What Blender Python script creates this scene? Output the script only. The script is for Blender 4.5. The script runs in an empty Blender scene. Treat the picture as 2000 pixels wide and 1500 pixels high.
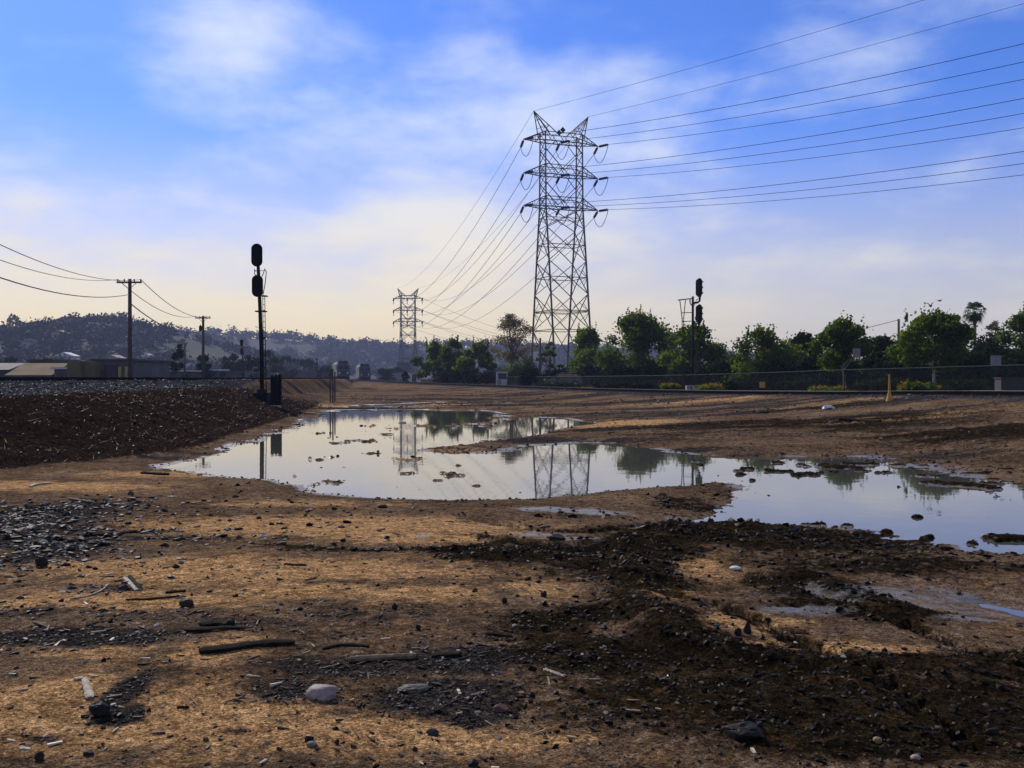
import bpy, math, random
import numpy as np
from mathutils import Vector, Matrix

# ------------------------------------------------------------------ camera, sky, sun, exposure
scene = bpy.context.scene
COL = scene.collection
HC, F, HOR = 1.75, 1944.0, 738.0          # eye height over the water, focal length and horizon row of the 2000x1500 photograph
cam_d = bpy.data.cameras.new('camera'); cam = bpy.data.objects.new('camera', cam_d); COL.objects.link(cam)
cam_d.sensor_width = 36.0; cam_d.lens = 36.0 * F / 2000.0
cam_d.clip_start = 0.05; cam_d.clip_end = 9000
cam.location = (0, 0, HC)
cam.rotation_euler = (math.radians(90) - math.atan((750 - HOR) / F), 0, 0)
scene.camera = cam

SUN_AZ, SUN_EL = math.radians(-30), math.radians(37)     # azimuth from +Y towards +X
sun_dir = Vector((math.sin(SUN_AZ) * math.cos(SUN_EL), math.cos(SUN_AZ) * math.cos(SUN_EL), math.sin(SUN_EL)))
sun_d = bpy.data.lights.new('sun', 'SUN'); sun = bpy.data.objects.new('sun', sun_d); COL.objects.link(sun)
sun_d.energy = 3.6; sun_d.angle = math.radians(0.55); sun_d.color = (1.0, 0.93, 0.80)
sun.rotation_euler = (-sun_dir).to_track_quat('-Z', 'Y').to_euler()
sun.location = (0, 0, 90)

world = bpy.data.worlds.new('World'); scene.world = world; world.use_nodes = True


def build_world():
    nt = world.node_tree; nt.nodes.clear()
    N = lambda t, **k: _mk(nt, t, k)
    L = nt.links.new
    out = N('ShaderNodeOutputWorld'); bg = N('ShaderNodeBackground'); bg.inputs[1].default_value = 0.112
    sky = N('ShaderNodeTexSky'); sky.sky_type = 'NISHITA'; sky.sun_disc = False
    sky.sun_elevation = SUN_EL; sky.sun_rotation = SUN_AZ
    sky.altitude = 60; sky.air_density = 1.0; sky.dust_density = 0.35; sky.ozone_density = 3.0
    tc = N('ShaderNodeTexCoord')
    sep = N('ShaderNodeSeparateXYZ'); L(tc.outputs['Generated'], sep.inputs[0])

    def M(op, a, b=None, c=None, clamp=False):
        n = N('ShaderNodeMath'); n.operation = op; n.use_clamp = clamp
        for i, v in enumerate((a, b, c)):
            if v is None: continue
            if isinstance(v, (int, float)): n.inputs[i].default_value = v
            else: L(v, n.inputs[i])
        return n.outputs[0]
    # cloud layer: directions projected on a flat sheet overhead
    zc = M('ADD', M('MAXIMUM', sep.outputs[2], 0.0), 0.22)
    cx = M('DIVIDE', sep.outputs[0], zc); cy = M('DIVIDE', sep.outputs[1], zc)
    cmb = N('ShaderNodeCombineXYZ'); L(cx, cmb.inputs[0]); L(cy, cmb.inputs[1])

    def noise(scale, detail, rough, off):
        mp = N('ShaderNodeMapping'); mp.inputs['Location'].default_value = off
        L(cmb.outputs[0], mp.inputs[0])
        n = N('ShaderNodeTexNoise'); n.inputs['Scale'].default_value = scale; n.inputs['Detail'].default_value = detail
        n.inputs['Roughness'].default_value = rough; n.inputs['Distortion'].default_value = 0.15
        L(mp.outputs[0], n.inputs['Vector']); return n.outputs[0]
    n1 = noise(1.5, 7, 0.5, (3.1, 7.7, 0)); n2 = noise(4.2, 6, 0.55, (9.2, 1.3, 0))
    base = M('ADD', M('ADD', M('MULTIPLY', n1, 1.75), M('MULTIPLY', n2, 0.95)), -0.90)
    total = base
    # broad banks of thin cloud as they hang in the sky (direction, spread, weight)
    for (px, py, sx, sy, w) in ((440, 90, 120, 75, .55), (300, 330, 420, 150, .10), (830, 430, 200, 60, .36), (1060, 260, 210, 130, .16),
                                (550, 540, 500, 90, .04), (60, 250, 160, 130, .08), (1300, 560, 500, 120, .12), (250, 230, 330, 70, -.02),
                                (760, 170, 170, 130, .02), (1700, 170, 600, 230, -.24), (700, 350, 260, 40, -.04), (40, 60, 150, 80, -.05), (1000, 20, 600, 60, -.12)):
        u, v = (px - 1000) / F, (HOR - py) / F
        dy = M('MAXIMUM', sep.outputs[1], 0.05)
        ax = M('MULTIPLY', M('SUBTRACT', M('DIVIDE', sep.outputs[0], dy), u), F / sx)
        az = M('MULTIPLY', M('SUBTRACT', M('DIVIDE', sep.outputs[2], dy), v), F / sy)
        r2 = M('ADD', M('MULTIPLY', ax, ax), M('MULTIPLY', az, az))
        g = M('MULTIPLY', M('POWER', 2.718, M('MULTIPLY', r2, -0.7)), w)
        total = M('ADD', total, g)
    ramp = N('ShaderNodeMapRange'); ramp.interpolation_type = 'SMOOTHSTEP'
    ramp.inputs['From Min'].default_value = 0.22; ramp.inputs['From Max'].default_value = 1.05
    L(total, ramp.inputs['Value'])
    # deep blue: tint of the clear sky, and the whitish cloud
    tint = N('ShaderNodeMix'); tint.data_type = 'RGBA'; tint.blend_type = 'MULTIPLY'; tint.inputs[0].default_value = 1.0
    L(sky.outputs[0], tint.inputs[6]); tint.inputs[7].default_value = (0.33, 0.53, 1.06, 1)
    cl = N('ShaderNodeMix'); cl.data_type = 'RGBA'
    L(M('MULTIPLY', ramp.outputs[0], 0.95), cl.inputs[0]); L(tint.outputs[2], cl.inputs[6]); cl.inputs[7].default_value = (5.9, 6.5, 7.8, 1)
    # warm dusty band low over the horizon
    hz = N('ShaderNodeMapRange'); hz.interpolation_type = 'SMOOTHSTEP'
    hz.inputs['From Min'].default_value = 0.27; hz.inputs['From Max'].default_value = -0.02
    hz.inputs['To Min'].default_value = 0.0; hz.inputs['To Max'].default_value = 0.96
    L(sep.outputs[2], hz.inputs['Value'])
    hm = N('ShaderNodeMix'); hm.data_type = 'RGBA'; L(hz.outputs[0], hm.inputs[0]); L(cl.outputs[2], hm.inputs[6])
    lr = N('ShaderNodeMapRange'); lr.interpolation_type = 'SMOOTHSTEP'; lr.inputs['From Min'].default_value = -.15; lr.inputs['From Max'].default_value = .45; L(sep.outputs[0], lr.inputs['Value'])
    hc2 = N('ShaderNodeMix'); hc2.data_type = 'RGBA'; L(lr.outputs[0], hc2.inputs[0]); hc2.inputs[6].default_value = (8.9, 7.1, 3.7, 1); hc2.inputs[7].default_value = (5.6, 5.0, 4.2, 1)
    L(hc2.outputs[2], hm.inputs[7])
    L(hm.outputs[2], bg.inputs[0]); L(bg.outputs[0], out.inputs[0])


def _mk(nt, t, k):
    n = nt.nodes.new(t)
    for a, b in k.items(): setattr(n, a, b)
    return n


build_world()
vs = scene.view_settings
vs.view_transform = 'Standard'; vs.look = 'None'; vs.gamma = 1.0; vs.use_curve_mapping = False
vs.exposure = 0.22
cyc = scene.cycles
cyc.volume_bounces = 0; cyc.max_bounces = 6; cyc.diffuse_bounces = 2; cyc.glossy_bounces = 3; cyc.transmission_bounces = 3; cyc.transparent_max_bounces = 8

rng = np.random.default_rng(7)
R = random.Random(11)

# ------------------------------------------------------------------ helpers
def put(name, verts, faces, mat, parent=None, smooth=False, attrs=None):
    me = bpy.data.meshes.new(name)
    if isinstance(verts, np.ndarray):
        v = np.ascontiguousarray(verts, dtype=np.float32); f = np.ascontiguousarray(faces, dtype=np.int32)
        k = f.shape[1]
        me.vertices.add(len(v)); me.vertices.foreach_set('co', v.ravel())
        me.loops.add(f.size); me.loops.foreach_set('vertex_index', f.ravel())
        me.polygons.add(len(f)); me.polygons.foreach_set('loop_start', np.arange(0, f.size, k, dtype=np.int32))
        me.update(calc_edges=True)
    else:
        me.from_pydata([tuple(p) for p in verts], [], faces)
    if attrs:
        for an, arr in attrs.items():
            a = me.attributes.new(an, 'FLOAT_COLOR', 'POINT')
            a.data.foreach_set('color', np.ascontiguousarray(arr, dtype=np.float32).ravel())
    me.polygons.foreach_set('use_smooth', np.full(len(me.polygons), bool(smooth), dtype=bool))
    me.validate()
    me.materials.append(mat)
    o = bpy.data.objects.new(name, me); COL.objects.link(o)
    if parent is not None: o.parent = parent
    return o


class MB:
    """collects plain shapes, then links them as one mesh"""
    def __init__(s): s.v = []; s.f = []
    def add(s, v, f):
        b = len(s.v); s.v += [tuple(p) for p in v]; s.f += [tuple(i + b for i in q) for q in f]; return s
    def box(s, c, d, rz=0.0, rx=0.0, ry=0.0):
        m = Matrix.Rotation(rz, 3, 'Z') @ Matrix.Rotation(ry, 3, 'Y') @ Matrix.Rotation(rx, 3, 'X')
        pts = [Vector(c) + m @ Vector((sx * d[0] / 2, sy * d[1] / 2, sz * d[2] / 2)) for sx in (-1, 1) for sy in (-1, 1) for sz in (-1, 1)]
        return s.add(pts, [(0, 1, 3, 2), (4, 6, 7, 5), (0, 4, 5, 1), (2, 3, 7, 6), (0, 2, 6, 4), (1, 5, 7, 3)])
    def bar(s, a, b, w, w2=None, n=4):
        return s.tube([a, b], [w / 2, (w2 or w) / 2], n)
    def tube(s, pts, rad, n=6, cap=True):
        pts = [Vector(p) for p in pts]
        if not isinstance(rad, (list, tuple)): rad = [rad] * len(pts)
        base = len(s.v); prev = None
        for i, p in enumerate(pts):
            t = (pts[min(i + 1, len(pts) - 1)] - pts[max(i - 1, 0)]).normalized()
            if prev is None:
                up = Vector((0, 0, 1)) if abs(t.z) < 0.9 else Vector((1, 0, 0))
                u = t.cross(up).normalized()
            else:
                u = (prev - t * prev.dot(t)).normalized()
            prev = u; w = t.cross(u)
            for k in range(n):
                a = 2 * math.pi * (k + 0.5) / n
                s.v.append(tuple(p + (u * math.cos(a) + w * math.sin(a)) * rad[i]))
        for i in range(len(pts) - 1):
            for k in range(n):
                k2 = (k + 1) % n
                s.f.append((base + i * n + k, base + i * n + k2, base + (i + 1) * n + k2, base + (i + 1) * n + k))
        if cap:
            s.f.append(tuple(base + k for k in reversed(range(n)))); s.f.append(tuple(base + (len(pts) - 1) * n + k for k in range(n)))
        return s
    def prism(s, poly, axis_o, ux, uy, uz, depth):
        """extrude a 2d outline (in ux,uy) along uz"""
        o = Vector(axis_o); n = len(poly)
        a = [o + ux * p[0] + uy * p[1] for p in poly]; b = [q + uz * depth for q in a]
        return s.add(a + b, [tuple(reversed(range(n))), tuple(range(n, 2 * n))] + [(i, (i + 1) % n, n + (i + 1) % n, n + i) for i in range(n)])
    def build(s, name, mat, parent=None, smooth=False): return put(name, s.v, s.f, mat, parent, smooth)


def thing(name, label, cat, loc=(0, 0, 0), rz=0.0, group=None):
    o = bpy.data.objects.new(name, None); COL.objects.link(o); o.empty_display_size = 0.3
    o.location = loc; o.rotation_euler = (0, 0, rz); return tag(o, label, cat, group)


def tag(o, label=None, cat=None, group=None, kind=None):
    if label: o['label'] = label
    if cat: o['category'] = cat
    if group: o['group'] = group
    if kind: o['kind'] = kind
    return o


def copy_tree(o, parent=None):
    c = o.copy(); COL.objects.link(c); c.parent = parent
    for ch in list(o.children): copy_tree(ch, c)
    return c


def px(x, y, D):
    """the point seen at photo pixel (x, y), D metres in front of the camera"""
    return Vector(((x - 1000) / F * D, D, HC + (HOR - y) / F * D))


# value noise
def _hash(i, j, s):
    h = (i.astype(np.int64) * 374761393 + j.astype(np.int64) * 668265263 + s * 1442695041) & 0xffffffff
    h = ((h ^ (h >> 13)) * 1274126177) & 0xffffffff
    h = h ^ (h >> 16)
    return h.astype(np.float64) / 4294967295.0


def vnoise(x, y, s=0):
    xi, yi = np.floor(x), np.floor(y); fx, fy = x - xi, y - yi
    u, v = fx * fx * (3 - 2 * fx), fy * fy * (3 - 2 * fy)
    a, b = _hash(xi, yi, s), _hash(xi + 1, yi, s); c, d = _hash(xi, yi + 1, s), _hash(xi + 1, yi + 1, s)
    return (a * (1 - u) + b * u) * (1 - v) + (c * (1 - u) + d * u) * v


def fbm(x, y, scale, octs=4, s=0, gain=0.5):
    t = np.zeros_like(x, dtype=np.float64); amp = 1.0; tot = 0; k = 1.0 / scale
    ca, sa = math.cos(0.6), math.sin(0.6)
    for o in range(octs):
        t += amp * (vnoise(x * k + o * 17.3, y * k - o * 9.1, s + o) * 2 - 1); tot += amp; amp *= gain; k *= 2.03
        x, y = x * ca - y * sa, x * sa + y * ca
    return t / tot


def sstep(a, b, x):
    t = np.clip((x - a) / (b - a), 0, 1); return t * t * (3 - 2 * t)


def polyline_dist(X, Y, pts, zs=None):
    """distance to a polyline, side (+ = left of its direction) and an interpolated value"""
    best = np.full(X.shape, 1e18); side = np.zeros(X.shape); val = np.zeros(X.shape)
    for i in range(len(pts) - 1):
        (ax, ay), (bx, by) = pts[i], pts[i + 1]
        dx, dy = bx - ax, by - ay; L2 = dx * dx + dy * dy
        t = np.clip(((X - ax) * dx + (Y - ay) * dy) / L2, 0, 1)
        ex, ey = X - ax - t * dx, Y - ay - t * dy; d2 = ex * ex + ey * ey
        m = d2 < best
        best = np.where(m, d2, best); side = np.where(m, np.sign(dx * (Y - ay) - dy * (X - ax)), side)
        if zs is not None: val = np.where(m, zs[i] * (1 - t) + zs[i + 1] * t, val)
    return np.sqrt(best), side, val


def poly_sd(X, Y, poly):
    """signed distance to a closed outline, negative inside"""
    n = len(poly); inside = np.zeros(X.shape, dtype=bool); best = np.full(X.shape, 1e18)
    for i in range(n):
        (ax, ay), (bx, by) = poly[i], poly[(i + 1) % n]
        dx, dy = bx - ax, by - ay
        t = np.clip(((X - ax) * dx + (Y - ay) * dy) / (dx * dx + dy * dy + 1e-12), 0, 1)
        ex, ey = X - ax - t * dx, Y - ay - t * dy; best = np.minimum(best, ex * ex + ey * ey)
        c = ((ay > Y) != (by > Y)) & (X < (bx - ax) * (Y - ay) / ((by - ay) if abs(by - ay) > 1e-9 else 1e-9) + ax)
        inside ^= c
    d = np.sqrt(best); return np.where(inside, -d, d)


def smooth_path(pts, n=8):
    out = []
    P = [np.array(p, dtype=float) for p in pts]
    for i in range(len(P) - 1):
        p0, p1, p2, p3 = P[max(i - 1, 0)], P[i], P[i + 1], P[min(i + 2, len(P) - 1)]
        for k in range(n):
            t = k / n
            out.append(tuple(0.5 * ((2 * p1) + (-p0 + p2) * t + (2 * p0 - 5 * p1 + 4 * p2 - p3) * t * t + (-p0 + 3 * p1 - 3 * p2 + p3) * t ** 3)))
    out.append(tuple(P[-1])); return out


# ------------------------------------------------------------------ materials
def mat_new(name):
    m = bpy.data.materials.new(name); m.use_nodes = True; nt = m.node_tree; nt.nodes.clear()
    out = nt.nodes.new('ShaderNodeOutputMaterial'); p = nt.nodes.new('ShaderNodeBsdfPrincipled')
    nt.links.new(p.outputs[0], out.inputs[0]); return m, nt, p, out


def simple(name, col, rough=0.6, metal=0.0, var=0.25, scale=3.0, bump=0.0, col2=None, spec=None):
    m, nt, p, out = mat_new(name); L = nt.links.new
    tc = nt.nodes.new('ShaderNodeTexCoord'); n = nt.nodes.new('ShaderNodeTexNoise')
    n.inputs['Scale'].default_value = scale; n.inputs['Detail'].default_value = 5; L(tc.outputs['Object'], n.inputs['Vector'])
    mx = nt.nodes.new('ShaderNodeMix'); mx.data_type = 'RGBA'
    c2 = col2 or tuple(c * (1 - var) for c in col); c1 = col if col2 else tuple(min(1, c * (1 + var)) for c in col)
    rp = nt.nodes.new('ShaderNodeMapRange'); rp.inputs['From Min'].default_value = .35; rp.inputs['From Max'].default_value = .65
    L(n.outputs[0], rp.inputs['Value']); L(rp.outputs[0], mx.inputs[0]); mx.inputs[6].default_value = (*c1, 1); mx.inputs[7].default_value = (*c2, 1)
    L(mx.outputs[2], p.inputs['Base Color']); p.inputs['Roughness'].default_value = rough; p.inputs['Metallic'].default_value = metal
    if spec is not None: p.inputs['Specular IOR Level'].default_value = spec
    if bump:
        b = nt.nodes.new('ShaderNodeBump'); b.inputs['Strength'].default_value = bump; b.inputs['Distance'].default_value = 0.02
        n2 = nt.nodes.new('ShaderNodeTexNoise'); n2.inputs['Scale'].default_value = scale * 9; n2.inputs['Detail'].default_value = 4
        L(tc.outputs['Object'], n2.inputs['Vector']); L(n2.outputs[0], b.inputs['Height']); L(b.outputs[0], p.inputs['Normal'])
    return m


def leaf_mat(name, col, col2, trans=0.45):
    m, nt, p, out = mat_new(name); L = nt.links.new
    at = nt.nodes.new('ShaderNodeAttribute'); at.attribute_name = 'tone'
    mx = nt.nodes.new('ShaderNodeMix'); mx.data_type = 'RGBA'; L(at.outputs['Fac'], mx.inputs[0])
    mx.inputs[6].default_value = (*col, 1); mx.inputs[7].default_value = (*col2, 1)
    p.inputs['Roughness'].default_value = 0.7; p.inputs['Specular IOR Level'].default_value = 0.03; L(mx.outputs[2], p.inputs['Base Color'])
    tr = nt.nodes.new('ShaderNodeBsdfTranslucent')
    g = nt.nodes.new('ShaderNodeMix'); g.data_type = 'RGBA'; g.blend_type = 'MULTIPLY'; g.inputs[0].default_value = 1
    L(mx.outputs[2], g.inputs[6]); g.inputs[7].default_value = (1.5, 1.55, 0.6, 1); L(g.outputs[2], tr.inputs[0])
    ms = nt.nodes.new('ShaderNodeMixShader'); ms.inputs[0].default_value = trans
    L(p.outputs[0], ms.inputs[1]); L(tr.outputs[0], ms.inputs[2]); L(ms.outputs[0], out.inputs[0])
    return m


def ground_material():
    m, nt, p, out = mat_new('ground_soil'); L = nt.links.new
    geo = nt.nodes.new('ShaderNodeNewGeometry')

    def M(op, a, b=None, clamp=False):
        n = nt.nodes.new('ShaderNodeMath'); n.operation = op; n.use_clamp = clamp
        for i, v in enumerate((a, b)):
            if v is None: continue
            if isinstance(v, (int, float)): n.inputs[i].default_value = v
            else: L(v, n.inputs[i])
        return n.outputs[0]

    def noise(scale, detail=5, rough=.6):
        n = nt.nodes.new('ShaderNodeTexNoise'); n.inputs['Scale'].default_value = scale; n.inputs['Detail'].default_value = detail
        n.inputs['Roughness'].default_value = rough; L(geo.outputs['Position'], n.inputs['Vector']); return n.outputs[0]

    def ramp(v, a, b):
        r = nt.nodes.new('ShaderNodeMapRange'); r.inputs['From Min'].default_value = a; r.inputs['From Max'].default_value = b; L(v, r.inputs['Value']); return r.outputs[0]

    def mix(f, a, b):
        x = nt.nodes.new('ShaderNodeMix'); x.data_type = 'RGBA'
        if isinstance(f, float): x.inputs[0].default_value = f
        else: L(f, x.inputs[0])
        for i, c in ((6, a), (7, b)):
            if isinstance(c, tuple): x.inputs[i].default_value = (*c, 1)
            else: L(c, x.inputs[i])
        return x.outputs[2]

    def attr(name):
        a = nt.nodes.new('ShaderNodeAttribute'); a.attribute_name = name
        s = nt.nodes.new('ShaderNodeSeparateColor'); L(a.outputs['Color'], s.inputs[0]); return s.outputs
    g1, g2, g3 = attr('zones'), attr('state'), attr('ochre')
    nf, nm, nl, nff, ns, nw = noise(48, 6, .75), noise(8, 7, .7), noise(1.1, 6, .65), noise(150, 3, .8), noise(3.0, 7, .72), noise(.42, 8, .72)
    damp = mix(ramp(nm, .36, .64), (0.205, 0.134, 0.082), (0.088, 0.057, 0.036))
    damp = mix(M('MULTIPLY', ramp(ns, .50, .64), .7), damp, (0.026, 0.015, 0.009))
    damp = mix(M('MULTIPLY', ramp(nl, .54, .68), .6), damp, (0.16, 0.10, 0.065))
    damp = mix(M('MULTIPLY', ramp(nw, .50, .62), .75), damp, (0.23, 0.155, 0.100))
    damp = mix(M('MULTIPLY', ramp(nw, .50, .36), .6), damp, (0.030, 0.020, 0.014))
    pale = mix(ramp(nm, .36, .64), (0.64, 0.375, 0.165), (0.40, 0.222, 0.098))
    pale = mix(M('MULTIPLY', ramp(ns, .54, .66), .6), pale, (0.15, 0.08, 0.034))
    om = ramp(M('ADD', g3[0], M('ADD', M('MULTIPLY', M('SUBTRACT', ns, .5), 2.3), M('MULTIPLY', M('SUBTRACT', nm, .5), 1.0))),   .10, .50)
    sand = mix(om, damp, pale)
    sand = mix(M('MULTIPLY', ramp(nf, .50, .63), .80), sand, (0.035, 0.020, 0.011))
    sand = mix(M('MULTIPLY', ramp(nff, .55, .68), .40), sand, (0.46, 0.29, 0.15))
    grav = mix(ramp(nf, .40, .60), (0.010, 0.009, 0.009), (0.075, 0.060, 0.050))
    soil = mix(ramp(nm, .35, .65), (0.015, 0.010, 0.007), (0.046, 0.028, 0.017))
    soil = mix(M('MULTIPLY', ramp(nf, .48, .62), .75), soil, (0.006, 0.004, 0.004))
    soil = mix(M('MULTIPLY', ramp(nff, .62, .70), .5), soil, (0.16, 0.12, 0.09))
    ball = mix(ramp(nf, .42, .60), (0.010, 0.010, 0.012), (0.085, 0.082, 0.088))
    mud = mix(ramp(nm, .38, .62), (0.009, 0.007, 0.0045), (0.040, 0.027, 0.014))  # dark soil tone; also paints shade on the mound's near side
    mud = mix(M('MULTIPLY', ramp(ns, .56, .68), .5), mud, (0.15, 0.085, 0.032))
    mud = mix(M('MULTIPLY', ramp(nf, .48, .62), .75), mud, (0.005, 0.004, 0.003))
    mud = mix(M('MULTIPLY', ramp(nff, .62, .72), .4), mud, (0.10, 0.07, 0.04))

    def edge(mask, n, k=.7):   # break a zone's border up with grain
        return ramp(M('ADD', mask, M('MULTIPLY', M('SUBTRACT', n, .5), k)), .36, .64)
    c = mix(edge(g1[0], nm, 1.1), sand, grav)
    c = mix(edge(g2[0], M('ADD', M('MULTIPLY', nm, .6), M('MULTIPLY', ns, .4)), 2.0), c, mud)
    c = mix(edge(g1[1], nm, .8), c, soil)
    c = mix(edge(g1[2], nm, .6), c, ball)
    silt = edge(g2[2], nm, 1.0)
    c = mix(silt, c, (0.115, 0.092, 0.075))
    wet = edge(g2[1], nm, .8)
    wc = nt.nodes.new('ShaderNodeMix'); wc.data_type = 'RGBA'; wc.blend_type = 'MULTIPLY'; L(M('MULTIPLY', wet, .85), wc.inputs[0]); L(c, wc.inputs[6]); wc.inputs[7].default_value = (.50, .46, .42, 1)
    # single grains: every cell its own brightness, at four sizes
    grain = None
    for sc, lo, hi in ((210, .55, 1.45), (95, .45, 1.55), (34, .60, 1.40), (11, .72, 1.28)):
        v = nt.nodes.new('ShaderNodeTexVoronoi'); v.inputs['Scale'].default_value = sc; L(geo.outputs['Position'], v.inputs['Vector'])
        sp = nt.nodes.new('ShaderNodeSeparateColor'); L(v.outputs['Color'], sp.inputs[0])
        g = M('ADD', lo, M('MULTIPLY', sp.outputs[0], hi - lo)); grain = g if grain is None else M('MULTIPLY', grain, g)
    gm = nt.nodes.new('ShaderNodeMix'); gm.data_type = 'RGBA'; gm.blend_type = 'MULTIPLY'; gm.inputs[0].default_value = 1.0; L(wc.outputs[2], gm.inputs[6])
    cg = nt.nodes.new('ShaderNodeCombineColor'); [L(grain, cg.inputs[i]) for i in range(3)]; L(cg.outputs[0], gm.inputs[7])
    L(gm.outputs[2], p.inputs['Base Color'])
    shin = M('MAXIMUM', wet, silt)
    rr = M('SUBTRACT', 0.86, M('MULTIPLY', shin, .52)); L(rr, p.inputs['Roughness'])
    L(M('MULTIPLY', shin, .5), p.inputs['Specular IOR Level'])
    b = nt.nodes.new('ShaderNodeBump'); b.inputs['Strength'].default_value = 1.0; b.inputs['Distance'].default_value = .028
    h = M('ADD', M('MULTIPLY', M('ADD', nf, M('MULTIPLY', grain, .10)), .9), M('ADD', M('MULTIPLY', nm, 1.2), M('MULTIPLY', nff, .35)))
    L(h, b.inputs['Height']); L(b.outputs[0], p.inputs['Normal'])
    return m


def water_material():
    m, nt, p, out = mat_new('puddle_water'); L = nt.links.new
    geo = nt.nodes.new('ShaderNodeNewGeometry')
    n0 = nt.nodes.new('ShaderNodeTexNoise'); n0.inputs['Scale'].default_value = 0.5; n0.inputs['Detail'].default_value = 4; L(geo.outputs['Position'], n0.inputs['Vector'])
    mx = nt.nodes.new('ShaderNodeMix'); mx.data_type = 'RGBA'; L(n0.outputs[0], mx.inputs[0])
    mx.inputs[6].default_value = (0.055, 0.052, 0.042, 1); mx.inputs[7].default_value = (0.085, 0.080, 0.066, 1); L(mx.outputs[2], p.inputs['Base Color'])
    p.inputs['Roughness'].default_value = 0.02; p.inputs['IOR'].default_value = 1.45
    n = nt.nodes.new('ShaderNodeTexNoise'); n.inputs['Scale'].default_value = 2.2; n.inputs['Detail'].default_value = 3; L(geo.outputs['Position'], n.inputs['Vector'])
    b = nt.nodes.new('ShaderNodeBump'); b.inputs['Strength'].default_value = .05; b.inputs['Distance'].default_value = .02; L(n.outputs[0], b.inputs['Height']); L(b.outputs[0], p.inputs['Normal'])
    return m


def stone_material(name='loose_stone'):
    m, nt, p, out = mat_new(name); L = nt.links.new
    at = nt.nodes.new('ShaderNodeAttribute'); at.attribute_name = 'tone'
    tc = nt.nodes.new('ShaderNodeTexCoord'); n = nt.nodes.new('ShaderNodeTexNoise'); n.inputs['Scale'].default_value = 60; n.inputs['Detail'].default_value = 4; L(tc.outputs['Object'], n.inputs['Vector'])
    mx = nt.nodes.new('ShaderNodeMix'); mx.data_type = 'RGBA'; mx.blend_type = 'OVERLAY'; mx.inputs[0].default_value = .5; L(at.outputs['Color'], mx.inputs[6]); L(n.outputs[0], mx.inputs[7])
    L(mx.outputs[2], p.inputs['Base Color']); p.inputs['Roughness'].default_value = .55; p.inputs['Specular IOR Level'].default_value = .06
    return m


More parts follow.
